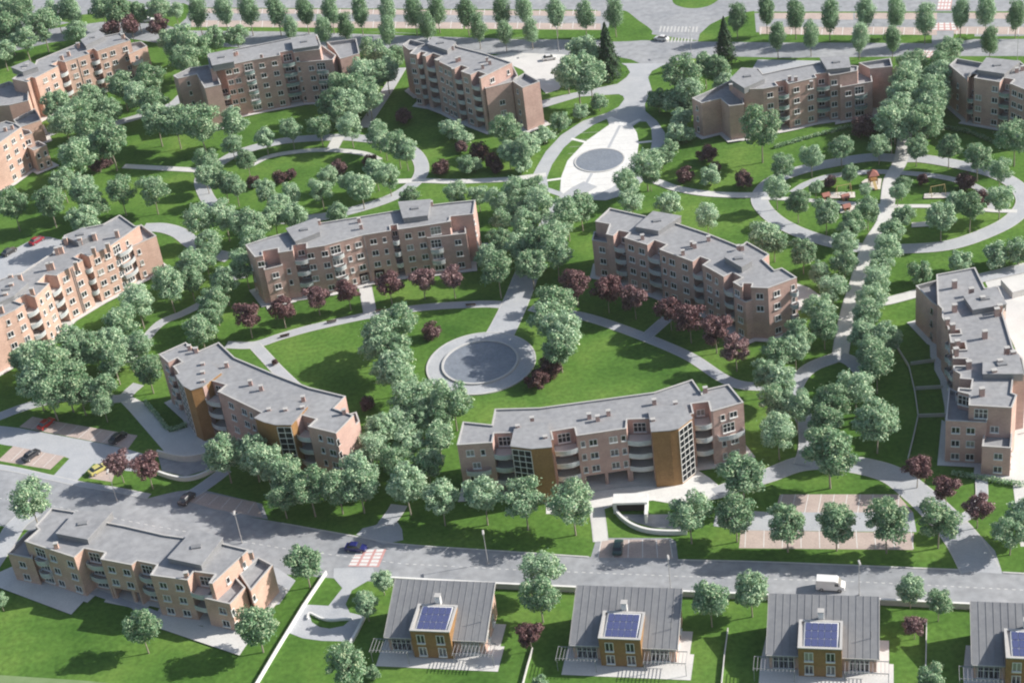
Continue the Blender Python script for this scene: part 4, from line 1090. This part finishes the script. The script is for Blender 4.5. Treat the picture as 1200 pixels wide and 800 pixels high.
PROTO['conifer'] = [(conifer_mesh(), trunk_mesh(.5, .04, 1.6, .1, 3))]
ZC = {'leafy': 1.03, 'poplar': 1.35, 'purple': 1.0, 'plum': .44, 'shrub': .52, 'conifer': 1.2}
NAME = {'leafy': ('leafy_tree', 'tree', 'leafy green tree', 'leafy green trees'), 'poplar': ('poplar_tree', 'tree', 'slim upright green tree', 'slim upright green trees'), 'purple': ('purple_leaved_tree', 'tree', 'purple-leaved tree', 'purple-leaved trees'),
        'plum': ('purple_shrub', 'shrub', 'dark purple shrub', 'dark purple shrubs'), 'shrub': ('green_shrub', 'shrub', 'bushy green shrub', 'bushy green shrubs'), 'conifer': ('conifer_tree', 'tree', 'dark conical conifer', 'dark conifers')}
ORD = ['', '', 'second', 'third', 'fourth', 'fifth', 'sixth', 'seventh', 'eighth', 'ninth', 'tenth', 'eleventh', 'twelfth', 'thirteenth', 'fourteenth', 'fifteenth', 'sixteenth']
NTREE = [0]


def trees(kind, place, order, lst):
    """order 'x': counted from the left; 'y': counted from the far end"""
    nm, cat, one, many = NAME[kind]
    k = 0 if order == 'x' else 1
    lst = sorted(lst, key=lambda q: q[k]); n = len(lst)
    for i, q in enumerate(lst):
        if n == 1: lab = f'{one} {place}'
        elif order == 'x':
            o = 'leftmost' if i == 0 else 'rightmost' if i == n - 1 else f'{ORD[i + 1]} from left'
            lab = f'{one} {place}, {o}'
        else:
            o = 'farthest' if i == 0 else 'nearest' if i == n - 1 else f'{ORD[i + 1]} farthest'
            lab = f'{one} {place}, {o}'
        px, py, wp = q
        s = pxm(px, py, 7); w = wp / s * (1.12 if kind == 'poplar' else .95 if kind == 'leafy' else 1)
        p = G(px, py, ZC[kind] * w)
        ps = PROTO[kind]; c, t = ps[NTREE[0] * 5 % len(ps)]; NTREE[0] += 1
        r = thing(nm, lab, cat, (p.x, p.y, 0), random.uniform(0, 6.28), f'{many} {place}')
        r.scale = (w * random.uniform(.96, 1.06), w * random.uniform(.96, 1.06), w * random.uniform(.92, 1.06))
        link('trunk', t, r); link('crown', c, r)


X, Y = 'x', 'y'
trees('leafy', 'in the top left corner grove', X, [(8, 32, 36), (28, 45, 30), (48, 28, 36), (25, 12, 32), (8, 8, 30), (2, 58, 28), (66, 16, 26), (88, 37, 26)])
trees('leafy', 'along the verge beyond the top left block', X, [(118, 8, 30), (138, 11, 34), (160, 14, 26), (186, 12, 26), (205, 12, 20)])
trees('poplar', 'between the far car park lots, left row', X, [(83, 10, 20), (231, 14, 20), (262, 13, 20), (291, 14, 20), (324, 14, 20), (357, 13, 19), (387, 13, 19), (421, 15, 19)])
trees('poplar', 'between the far car park lots, centre row', X, [(454, 14, 19), (485, 16, 19), (512, 12, 19), (546, 14, 20), (588, 14, 19), (615, 11, 19), (651, 16, 19), (685, 17, 19), (720, 17, 19)])
trees('poplar', 'near side of the far street, left part', X, [(340, 33, 16), (379, 34, 18), (404, 30, 18), (454, 37, 19), (500, 31, 18), (560, 34, 17), (591, 37, 17), (622, 36, 16)])
trees('poplar', 'between the far car park lots, right row', X, [(863, 19, 19), (898, 14, 19), (932, 18, 20), (972, 20, 20), (1014, 17, 20), (1050, 17, 19), (1084, 21, 22), (1126, 17, 20), (1156, 15, 20), (1191, 17, 20)])
trees('poplar', 'near side of the far street, right part', X, [(911, 44, 18), (950, 43, 17), (1007, 45, 18), (1046, 47, 18), (1160, 48, 18)])
trees('purple', 'behind the top left corner block', X, [(129, 32, 21), (153, 31, 23), (184, 31, 22)])
trees('leafy', 'between the two top left blocks', Y, [(250, 46, 27), (276, 40, 28), (200, 46, 30), (212, 52, 38), (228, 58, 36), (218, 72, 32), (175, 92, 34), (160, 110, 32), (178, 118, 34), (182, 138, 38)])
trees('leafy', 'in front of the top left corner block', X, [(142, 100, 34), (107, 112, 32), (68, 122, 36), (96, 132, 34), (75, 145, 34), (125, 128, 32), (105, 152, 38), (128, 165, 40), (110, 172, 34), (88, 182, 42)])
trees('leafy', 'below the green-glass block', X, [(205, 145, 34), (234, 147, 42), (273, 142, 34), (271, 168, 24), (242, 188, 28), (289, 188, 24), (310, 160, 26), (340, 151, 28), (374, 147, 28), (410, 149, 28)])
trees('leafy', 'in the dense clump left of the tall block', Y, [(436, 60, 30), (450, 68, 28), (462, 66, 24), (425, 85, 38), (442, 88, 32), (452, 84, 30), (405, 100, 38), (426, 106, 34), (390, 118, 36), (410, 122, 34), (432, 116, 30), (400, 132, 30)])
trees('leafy', 'on the far right bend of the left oval garden', X, [(442, 155, 28), (465, 170, 32), (450, 166, 26), (475, 178, 26), (440, 200, 28), (455, 208, 26)])
trees('leafy', 'on the left rim of the left oval garden', Y, [(240, 205, 26), (250, 196, 22), (262, 212, 30), (275, 218, 28), (233, 258, 34), (262, 252, 36), (243, 285, 34), (285, 262, 34), (225, 308, 36)])
trees('leafy', 'inside the left oval garden', X, [(310, 222, 28), (341, 228, 24), (375, 222, 28), (422, 218, 32), (408, 212, 24), (385, 207, 22), (330, 240, 28)])
trees('plum', 'inside the left oval garden', X, [(297, 213, 18), (327, 208, 17), (341, 204, 15), (398, 197, 19), (434, 189, 20)])
trees('leafy', 'behind the left curved block by the oval garden', X, [(300, 262, 34), (320, 250, 34), (343, 252, 30), (395, 248, 26), (297, 285, 34), (285, 308, 36), (480, 232, 24)])
trees('plum', 'on the shaded lawn below the tall top block', X, [(472, 136, 20), (516, 197, 20), (540, 172, 16), (561, 178, 24), (577, 190, 20), (582, 196, 16)])
trees('shrub', 'on the shaded lawn below the tall top block', X, [(530, 152, 26), (547, 193, 24), (545, 162, 20), (556, 194, 16)])
trees('leafy', 'at the foot of the tall top block', X, [(592, 150, 34), (612, 176, 28), (596, 178, 24)])
trees('shrub', 'between the tall top block and the white plaza', X, [(607, 162, 24), (621, 168, 26), (637, 158, 24), (657, 143, 24), (680, 132, 20), (702, 120, 22), (612, 190, 26)])
trees('leafy', 'beside the left conifer near the roundabout', X, [(684, 58, 38), (676, 84, 46), (692, 90, 40), (664, 80, 34)])
trees('conifer', 'left of the plaza neck', X, [(711, 60, 30)])
trees('conifer', 'right of the plaza neck by the far street', X, [(849, 47, 24)])
trees('leafy', 'right of the plaza neck', X, [(800, 86, 42), (806, 104, 34), (826, 76, 32), (842, 82, 32), (848, 96, 26)])
trees('shrub', 'in the shade right of the plaza neck', X, [(772, 118, 28), (792, 120, 30), (798, 140, 24), (806, 128, 22)])
trees('shrub', 'along the right band of the white plaza', Y, [(792, 156, 24), (785, 172, 24), (804, 158, 20), (775, 186, 24)])
trees('leafy', 'at the lower right tip of the white plaza', X, [(757, 193, 36), (733, 213, 32), (740, 234, 30), (762, 207, 20)])
trees('plum', 'on the lawn right of the white plaza', X, [(803, 205, 20), (829, 180, 24), (871, 211, 22), (838, 196, 14)])
trees('shrub', 'on the lawn right of the white plaza', X, [(833, 206, 24), (784, 240, 30)])
trees('leafy', 'on the lawn behind the right curved block', X, [(829, 252, 30), (892, 152, 44), (896, 274, 36), (907, 282, 30), (941, 293, 34), (960, 318, 26)])
trees('leafy', 'left side, walk between the curved blocks', Y, [(560, 228, 24), (535, 228, 26), (585, 232, 30), (588, 256, 30), (585, 280, 32), (570, 300, 28), (583, 318, 38), (605, 222, 32), (608, 244, 32)])
trees('leafy', 'middle, walk between the curved blocks', Y, [(625, 222, 32), (632, 242, 34), (616, 262, 36), (610, 287, 34), (634, 284, 40), (622, 308, 38)])
trees('leafy', 'right side, walk between the curved blocks', Y, [(680, 240, 36), (664, 252, 36), (652, 266, 36), (648, 280, 38), (652, 298, 34)])
trees('leafy', 'standing large beside the basin', Y, [(650, 352, 46), (643, 372, 44), (658, 384, 48), (655, 404, 40)])
trees('plum', 'beside the basin', X, [(506, 388, 22), (630, 444, 27), (646, 431, 27)])
trees('plum', 'behind the ochre-towered left block', X, [(430, 473, 18), (322, 424, 8)])
trees('purple', 'in the row before the left curved block', X, [(290, 371, 30), (330, 361, 28), (370, 345, 29), (407, 340, 28), (455, 331, 30), (494, 326, 29), (530, 326, 28)])
trees('purple', 'in the row before the right curved block', X, [(675, 332, 32), (711, 339, 33), (743, 348, 31), (785, 361, 31), (808, 373, 35), (838, 386, 34), (862, 409, 32)])
trees('leafy', 'in the column left of the basin', Y, [(466, 378, 42), (446, 390, 44), (462, 408, 44), (440, 405, 36), (458, 428, 46), (470, 446, 38)])
trees('leafy', 'between the ochre-towered blocks, upper half', Y, [(482, 466, 42), (507, 462, 38), (530, 470, 44), (514, 488, 36), (466, 490, 36), (492, 490, 34)])
trees('leafy', 'between the ochre-towered blocks, lower half', Y, [(446, 500, 38), (438, 524, 36), (480, 516, 38), (514, 514, 38), (462, 540, 38), (500, 540, 38), (421, 553, 44)])
trees('leafy', 'street row before the left ochre-towered block', X, [(262, 530, 46), (296, 532, 42), (312, 545, 42), (335, 556, 44), (362, 570, 46), (395, 570, 42), (330, 580, 36), (420, 566, 46)])
trees('leafy', 'in the street row before the middle block', X, [(475, 568, 46), (516, 582, 44), (566, 580, 46), (614, 586, 46), (670, 589, 50)])
trees('leafy', 'street row right of the pale forecourt', X, [(808, 602, 46), (870, 553, 52), (862, 600, 46), (922, 612, 46), (980, 609, 48), (1039, 612, 48), (1100, 606, 48)])
trees('leafy', 'left file of the top right avenue', Y, [(1070, 76, 34), (1066, 88, 36), (1062, 100, 36), (1057, 112, 38), (1053, 125, 38), (1049, 136, 38), (1045, 147, 38)])
trees('leafy', 'right file of the top right avenue', Y, [(1116, 54, 24), (1110, 66, 30), (1105, 78, 34), (1100, 90, 36), (1096, 102, 36), (1092, 114, 38), (1088, 127, 38), (1084, 139, 38), (1081, 149, 36)])
trees('leafy', 'along the far rim of the playground ring', X, [(917, 194, 28), (951, 184, 28), (986, 172, 28), (1030, 169, 28), (1074, 172, 27), (1112, 173, 29), (1146, 187, 30), (1172, 200, 28), (1190, 160, 40)])
trees('leafy', 'inside the left half of the playground ring', X, [(910, 222, 28), (935, 238, 28), (968, 248, 32), (996, 203, 20), (1017, 247, 28), (1000, 262, 28), (1014, 222, 15), (956, 218, 18)])
trees('leafy', 'inside the right half of the playground ring', X, [(1057, 216, 22), (1058, 252, 28), (1103, 253, 36), (1120, 238, 28), (1137, 244, 34), (1172, 230, 32), (1052, 225, 20)])
trees('plum', 'inside the playground ring', X, [(972, 213, 16), (1081, 211, 14), (1131, 214, 22), (1151, 233, 20)])
trees('plum', 'before the block beyond the playground ring', X, [(1012, 148, 28)])
trees('leafy', 'left of the walk below the playground ring', Y, [(995, 268, 28), (990, 288, 30), (990, 308, 32), (976, 336, 32), (960, 362, 34), (966, 382, 34), (935, 393, 36), (932, 408, 32)])
trees('leafy', 'right of the walk below the playground ring', Y, [(1045, 270, 32), (1040, 290, 32), (1033, 308, 32), (1027, 328, 34), (1022, 348, 34), (1017, 368, 34), (1012, 390, 36), (1036, 394, 36), (1020, 410, 38), (1028, 428, 42)])
trees('shrub', 'beyond the right edge block', X, [(1080, 320, 28), (1125, 308, 28), (1167, 298, 32), (1194, 296, 32)])
trees('leafy', 'grove by the right edge block, left file', Y, [(898, 437, 36), (912, 412, 34), (914, 446, 38), (908, 470, 38), (934, 478, 38), (912, 506, 42)])
trees('leafy', 'grove by the right edge block, right file', Y, [(1003, 455, 42), (975, 470, 42), (968, 492, 40), (1028, 492, 50), (972, 527, 58)])
trees('purple', 'beside the path end below the right edge block', X, [(1075, 548, 30), (1109, 570, 31), (1146, 594, 32)])
trees('leafy', 'on the lawn behind the many-chimney block', X, [(14, 240, 36), (57, 236, 36), (97, 258, 38), (97, 222, 34), (140, 222, 36), (178, 222, 34), (72, 212, 30), (110, 240, 30)])
trees('plum', 'under trees left of the left oval garden', X, [(113, 194, 20), (125, 190, 14)])
trees('leafy', 'between the many-chimney and left curved blocks', Y, [(240, 300, 32), (262, 330, 34), (197, 335, 38), (250, 352, 36), (222, 328, 30), (235, 388, 34), (160, 352, 40), (248, 372, 30)])
trees('leafy', 'below the front of the many-chimney block', X, [(142, 378, 40), (130, 397, 40), (85, 398, 36), (110, 410, 38), (160, 405, 34), (132, 420, 38), (172, 432, 36), (150, 412, 30)])
trees('leafy', 'in the clump above the left car park', X, [(22, 422, 26), (40, 418, 40), (55, 428, 48), (82, 418, 40), (40, 446, 44), (75, 446, 46), (57, 458, 44), (92, 458, 36), (117, 455, 36), (120, 474, 26)])
trees('purple', 'between the garage ramp and the road at the left', X, [(138, 541, 31), (172, 547, 33)])
trees('leafy', 'beside the road at the left edge', X, [(35, 586, 44), (0, 703, 18)])
trees('leafy', 'around the three-storey lower left block', X, [(165, 735, 42), (299, 728, 50), (356, 657, 42)])
trees('leafy', 'around the seating court', Y, [(447, 678, 26), (428, 706, 30), (405, 778, 46)])
trees('shrub', 'left of the first striped-roof house', X, [(436, 788, 18)])
trees('leafy', 'between the first two striped-roof houses', Y, [(634, 668, 44), (632, 697, 44)])
trees('purple', 'between the first two striped-roof houses', Y, [(620, 740, 31)])
trees('leafy', 'between the second and third striped-roof houses', X, [(832, 701, 46), (880, 692, 42)])
trees('leafy', 'right of the white van by the retaining wall', X, [(1067, 688, 34), (1100, 706, 30)])
trees('purple', 'right of the third striped-roof house', Y, [(1072, 731, 24)])
trees('shrub', 'by the lower edge right of the third striped-roof house', Y, [(1092, 796, 32)])
trees('leafy', 'at the right edge by the path end', X, [(1185, 620, 40), (1204, 600, 44)])
trees('shrub', 'by the lower edge between the first two striped-roof houses', Y, [(633, 800, 18)])

# hedges


def hedge(label, pxs, w=.9, h=1.0):
    P = catmull([G(x, y) for x, y in pxs], False, 6); c = P[len(P) // 2].copy()
    cen = []
    for a, b_ in zip(P[:-1], P[1:]):
        L = (b_ - a).length; n = int(L * 55); d = (b_ - a) / L; nn = Vector((-d.y, d.x, 0))
        for i in range(n):
            q = a + d * random.uniform(0, L) + nn * random.uniform(-w / 2, w / 2) - c; cen.append((q.x, q.y, random.uniform(.05, h) ** .8))
    cen = np.array(cen); nr = RS.normal(size=cen.shape) + np.array([0, 0, .6])
    o = link('hedge', quads_mesh('hedge', cen, nr, RS.uniform(.1, .22, len(cen)), M['leaf']), None, tuple(c))
    o['label'] = label; o['category'] = 'hedge'


hedge('thin clipped hedge on the lawn before the block beyond the playground ring', [(908, 174), (950, 162), (1000, 149)])
hedge('thin clipped hedge before the top right corner block', [(1103, 150), (1140, 158), (1180, 176)])
hedge('clipped hedge round the shaded lawn beside the left garage court', ZP(Z4, [(682, 292), (740, 355), (798, 420), (880, 395)]))
hedge('clipped hedge along the foot of the right edge block near the path', [(1115, 556), (1150, 562), (1200, 570)])

# ------------------------------------------------------------------ vehicles


def wheel(par, x, y, r=.33, w=.22):
    mb = MB(); mb.tube((x, y - w / 2, r), (x, y + w / 2, r), r, r, 16); o = mb.build('wheel', M['rubber'], par)
    s_ = -1 if y < 0 else 1
    mb = MB(); mb.tube((x, y + s_ * w / 2, r), (x, y + s_ * (w / 2 + .015), r), r * .6, r * .55, 12); mb.build('rim', M['lamp'], o)


def loft(secs):
    """secs: list of (x, halfwidth, z0, z1, topfrac) -> closed body"""
    mb = MB(); rings = []
    for x, hw, z0, z1, tf in secs:
        zm = z0 + (z1 - z0) * .55
        ring = [(x, -hw * .94, z0), (x, -hw, zm), (x, -hw * tf, z1), (x, hw * tf, z1), (x, hw, zm), (x, hw * .94, z0)]
        i = len(mb.v); mb.v += ring; rings.append(i)
    for a, b_ in zip(rings[:-1], rings[1:]):
        for k in range(6):
            j = (k + 1) % 6; mb.f.append((a + k, b_ + k, b_ + j, a + j))
    mb.f.append(tuple(range(rings[0], rings[0] + 6))); mb.f.append(tuple(range(rings[-1] + 5, rings[-1] - 1, -1)))
    return mb


def car(p0, p1, col, label, van=False, group='cars parked and driving on the site'):
    """p0 rear, p1 front survey pixels at ground"""
    a, b_ = G(*p0), G(*p1); c = (a + b_) / 2; d = b_ - a
    r = thing('van' if van else 'car', label, 'van' if van else 'car', (c.x, c.y, .035), math.atan2(d.y, d.x), None if van else group)
    if van:
        L, hw = 4.9, .98
        loft([(-2.45, .9, .35, 2.1, .9), (-2.35, hw, .3, 2.25, .9), (0.9, hw, .3, 2.25, .9), (1.25, hw, .3, 2.1, .88), (1.75, hw, .3, 1.25, .93), (2.35, .93, .3, 1.0, .9), (2.45, .8, .4, .85, .85)]).build('body', paint(col), r)
        mb = MB(); mb.hexa([(1.28, -.8, 1.98), (1.74, -.86, 1.30), (1.74, .86, 1.30), (1.28, .8, 1.98)], [(1.34, -.8, 2.02), (1.80, -.86, 1.34), (1.80, .86, 1.34), (1.34, .8, 2.02)]); mb.build('windscreen', M['glass'], r)
        for s_ in (-1, 1):
            mb = MB(); mb.box(.75, 1.42, s_ * .985 - .02, s_ * .985 + .02, 1.3, 1.85); mb.build('side_window', M['glass'], r)
            mb = MB(); mb.box(2.38, 2.47, s_ * .62 - .16, s_ * .62 + .16, .62, .82); mb.build('headlight', M['lamp'], r)
        for x in (-1.5, 1.55):
            for s_ in (-1, 1): wheel(r, x, s_ * .86, .35)
    else:
        loft([(-2.1, .72, .38, .8, .9), (-2.0, .84, .26, .95, .9), (-1.2, .87, .24, .98, .92), (1.0, .87, .24, .95, .92), (1.85, .82, .26, .78, .9), (2.08, .66, .36, .62, .9)]).build('body', paint(col), r)
        mb = MB(); mb.hexa([(-1.6, -.78, .94), (1.05, -.78, .92), (1.05, .78, .92), (-1.6, .78, .94)], [(-1.05, -.60, 1.42), (.30, -.60, 1.42), (.30, .60, 1.42), (-1.05, .60, 1.42)]); mb.build('windows', M['glass'], r)
        mb = MB(); mb.hexa([(-1.12, -.64, 1.40), (.36, -.64, 1.40), (.36, .64, 1.40), (-1.12, .64, 1.40)], [(-1.0, -.56, 1.48), (.25, -.56, 1.48), (.25, .56, 1.48), (-1.0, .56, 1.48)]); mb.build('car_roof', paint(col), r)
        for s_ in (-1, 1):
            mb = MB(); mb.box(1.92, 2.07, s_ * .55 - .14, s_ * .55 + .14, .55, .68); mb.build('headlight', M['lamp'], r)
        for x in (-1.3, 1.3):
            for s_ in (-1, 1): wheel(r, x, s_ * .76, .31)


car((956, 688), (991, 690), (.78, .78, .78), 'white panel van driving on the lower road behind a striped-roof house', True)
car((405, 643), (431, 645), (.015, .018, .13), 'dark blue car driving onto the red and white crossing')
car((723, 653), (726, 634), (.03, .07, .07), 'dark green car parked in the lay-by below the middle block')
car((213, 593), (226, 580), (.06, .05, .055), 'black car at the left end of the lay-by above the lower left block')
car((48, 504), (62, 493), (.42, .03, .025), 'red car parked in the upper lot of the left car park')
car((132, 520), (146, 510), (.03, .032, .04), 'black car parked at the shaded right end of the upper left lot')
car((30, 541), (45, 530), (.04, .042, .05), 'black car parked in the lower lot of the left car park')
car((107, 557), (125, 547), (.55, .50, .18), 'yellow car parked on the verge bay left of two purple trees')
car((37, 288), (50, 280), (.30, .02, .04), 'dark red car parked behind the many-chimney block')
car((5, 301), (18, 293), (.05, .05, .055), 'black car parked behind the many-chimney block at the left edge')
car((781, 48), (769, 46.5), (.7, .7, .7), 'white car waiting by the striped crossing near the roundabout')
car((638, 71), (650, 69), (.7, .7, .7), 'white car parked in the court behind the tall top block')
car((168, 26), (180, 25), (.7, .7, .7), 'white car on the far lane behind purple trees')

# ------------------------------------------------------------------ street lamps, benches


def lamp(px, py, label, h=7.5):
    p = G(px, py); r = thing('street_lamp', label, 'lamp', (p.x, p.y, 0), 0, 'street lamps')
    mb = MB(); mb.tube((0, 0, 0), (0, 0, h), .075, .045, 8); mb.tube((0, 0, 0), (0, 0, .5), .16, .14, 8); mb.build('pole', M['lamp'], r)
    mb = MB(); mb.hexa([(-.2, -.9, h - .02), (.2, -.9, h - .02), (.2, .3, h - .02), (-.2, .3, h - .02)], [(-.12, -.8, h + .16), (.12, -.8, h + .16), (.12, .25, h + .16), (-.12, .25, h + .16)]); mb.build('lamp_head', M['cap'], r)


for px, py, l in ((572, 660, 'left of the lay-by before the middle block'), (786, 690, 'behind the second striped-roof house'), (1007, 697, 'behind the third striped-roof house right of the van'),
                  (284, 636, 'behind the lower left block'), (137, 586, 'by the two purple trees at the left road'), (655, 60, 'on the far street behind the tall top block'), (810, 62, 'on the far street right of the crossing'), (1192, 72, 'on the far street at the right edge')):
    lamp(px, py, 'slim pale street lamp ' + l)


def bench(p0, p1, label):
    a, b_ = G(*p0), G(*p1); d = b_ - a
    r = thing('bench', label, 'bench', tuple((a + b_) / 2), math.atan2(d.y, d.x), 'park benches along the lawn path')
    mb = MB(); mb.box(-1.1, 1.1, -.25, .25, .42, .5); mb.build('seat', M['door'], r)
    mb = MB(); mb.hexa([(-1.1, -.3, .55), (1.1, -.3, .55), (1.1, -.24, .55), (-1.1, -.24, .55)], [(-1.1, -.42, .95), (1.1, -.42, .95), (1.1, -.36, .95), (-1.1, -.36, .95)]); mb.build('backrest', M['door'], r)
    for x in (-.9, .9):
        mb = MB(); mb.box(x - .05, x + .05, -.22, .22, 0, .42); mb.build('leg', M['pergola'], r)


bench((383, 379), (395, 377), 'dark bench on the lawn path before the left curved block, middle one')
bench((328, 396), (340, 393), 'dark bench on the lawn path before the left curved block, leftmost one')
bench((440, 366), (452, 364.5), 'dark bench on the lawn path before the left curved block, by the entry walk')
bench((546, 359), (558, 358.5), 'dark bench on the lawn path near the wide walk')

# ------------------------------------------------------------------ playground
ZPn = Zm(3.529, 860, 140)
for q in ([(395, 305), (500, 303), (502, 326), (398, 330)], [(528, 262), (545, 250), (612, 248), (606, 292), (540, 295)], [(788, 310), (895, 305), (890, 328), (785, 330)], [(440, 362), (500, 358), (505, 385), (440, 390)], [(735, 430), (810, 425), (815, 445), (735, 450)]):
    patch('sandpit', ZP(ZPn, q), M['sand'])
m_, nt_, b_ = new_mat('red_plastic', .45, .4); b_.inputs['Base Color'].default_value = (.36, .15, .12, 1); M['red'] = m_
m_, nt_, b_ = new_mat('yellow_paint', .45, .4); b_.inputs['Base Color'].default_value = (.5, .38, .18, 1); M['yellow'] = m_
p = G(*ZPn(575, 268))
r = thing('play_tower', 'wooden play tower with a red roof and slide in the playground ring', 'play tower', (p.x, p.y, .05))
for sx in (-1, 1):
    for sy in (-1, 1):
        mb = MB(); mb.box(sx * 1.0 - .09, sx * 1.0 + .09, sy * 1.0 - .09, sy * 1.0 + .09, 0, 3.2); mb.build('post', M['wood'], r)
mb = MB(); mb.box(-1.2, 1.2, -1.2, 1.2, 1.5, 1.65); mb.build('platform', M['wood'], r)
mb = MB(); q4 = [(-1.5, -1.5, 3.2), (1.5, -1.5, 3.2), (1.5, 1.5, 3.2), (-1.5, 1.5, 3.2)]; mb.hexa(q4, [(-.15, -.15, 4.5), (.15, -.15, 4.5), (.15, .15, 4.5), (-.15, .15, 4.5)]); mb.build('tower_roof', M['red'], r)
mb = MB(); mb.hexa([(-.4, -3.9, .2), (.4, -3.9, .2), (.4, -1.2, 1.5), (-.4, -1.2, 1.5)], [(-.4, -3.9, .3), (.4, -3.9, .3), (.4, -1.2, 1.62), (-.4, -1.2, 1.62)]); mb.build('slide', M['yellow'], r)
mb = MB(); mb.box(-1.1, 1.1, .95, 1.05, 1.65, 2.5); mb.build('side_panel', M['red'], r); r.scale = (.85, .85, .85)


def swing(px, py, label, mat, L=3.4, h=2.6):
    p = G(px, py); r = thing('swing_set', label, 'swing', (p.x, p.y, .05), .1)
    for x in (-L / 2, L / 2):
        mb = MB(); mb.tube((x, -.9, 0), (x, 0, h), .06, .06, 6); mb.tube((x, .9, 0), (x, 0, h), .06, .06, 6); mb.build('leg_frame', mat, r)
    mb = MB(); mb.tube((-L / 2 - .1, 0, h), (L / 2 + .1, 0, h), .07, .07, 6); mb.build('crossbar', mat, r)
    for x in (-.7, .7):
        mb = MB(); mb.box(x - .25, x + .25, -.12, .12, .5, .56); o = mb.build('swing_seat', M['rubber'], r)
        mb = MB(); mb.tube((x - .22, 0, .53), (x - .22, 0, h), .015, .015, 4); mb.tube((x + .22, 0, .53), (x + .22, 0, h), .015, .015, 4); mb.build('chain', M['lamp'], o)


swing(*ZPn(842, 315), 'yellow swing frame on the right sandpit of the playground ring', M['yellow'])
swing(*ZPn(455, 312), 'yellow swing frame on the left sandpit of the playground ring', M['yellow'])


def playhouse(px, py, label):
    p = G(px, py); r = thing('playhouse', label, 'playhouse', (p.x, p.y, .05), .2, 'small red playhouses in the playground')
    mb = MB(); mb.box(-1, 1, -.8, .8, 0, 1.3); mb.build('wall', M['wood'], r)
    mb = MB(); mb.hexa([(-1.3, -1.1, 1.3), (1.3, -1.1, 1.3), (1.3, 1.1, 1.3), (-1.3, 1.1, 1.3)], [(-1.3, -.05, 2.2), (1.3, -.05, 2.2), (1.3, .05, 2.2), (-1.3, .05, 2.2)]); mb.build('roof', M['red'], r)
    mb = MB(); mb.box(-.35, .35, -.83, -.8, 0, 1.0); mb.build('doorway', M['dark'], r); r.scale = (.75, .75, .75)


playhouse(*ZPn(380, 328), 'small red-roofed playhouse left of the sandpit swing')
playhouse(*ZPn(460, 334), 'small red-roofed playhouse just below the sandpit swing')
playhouse(*ZPn(465, 375), 'small red-roofed playhouse on the lowest left sandpit')

# ------------------------------------------------------------------ light
AZ, EL = math.radians(3.0), math.radians(32)
to_sun = Vector((math.cos(EL) * math.cos(AZ), math.cos(EL) * math.sin(AZ), math.sin(EL)))
sd = bpy.data.lights.new('sun', 'SUN'); so_ = bpy.data.objects.new('sun', sd); COL.objects.link(so_)
sd.energy = 4.7; sd.angle = math.radians(.6); sd.color = (1.0, .945, .86)
so_.rotation_euler = to_sun.to_track_quat('Z', 'Y').to_euler(); so_.location = (0, 300, 300)
w = bpy.data.worlds.new('World'); SC.world = w; w.use_nodes = True
nt = w.node_tree; bg = nt.nodes['Background']
sk = nt.nodes.new('ShaderNodeTexSky'); sk.sky_type = 'NISHITA'; sk.sun_disc = False
sk.sun_elevation = EL; sk.sun_rotation = math.pi / 2 - AZ
sk.air_density = 1.2; sk.dust_density = 2.0
nt.links.new(sk.outputs[0], bg.inputs['Color']); bg.inputs['Strength'].default_value = 0.088
SC.view_settings.view_transform = 'Standard'; SC.view_settings.look = 'None'; SC.view_settings.gamma = 1
SC.cycles.filter_width = 2.1
SC.view_settings.exposure = 0.5
SC.cycles.max_bounces = 6; SC.cycles.diffuse_bounces = 3; SC.cycles.glossy_bounces = 2; SC.cycles.transmission_bounces = 2; SC.cycles.transparent_max_bounces = 4
SC.cycles.use_denoising = True

# ------------------------------------------------------------------ air
mb = MB(); mb.box(-1400, 1400, -60, 1500, -1.0, 206)
hm = bpy.data.materials.new('haze_air'); hm.use_nodes = True; hn = hm.node_tree
for n_ in list(hn.nodes):
    if n_.type != 'OUTPUT_MATERIAL': hn.nodes.remove(n_)
pv = hn.nodes.new('ShaderNodeVolumePrincipled'); pv.inputs['Density'].default_value = 0.00006; pv.inputs['Color'].default_value = (.93, .96, 1, 1); pv.inputs['Anisotropy'].default_value = 0.2
hn.links.new(pv.outputs[0], hn.nodes['Material Output'].inputs['Volume'])
ho = mb.build('haze', hm); ho['kind'] = 'stuff'
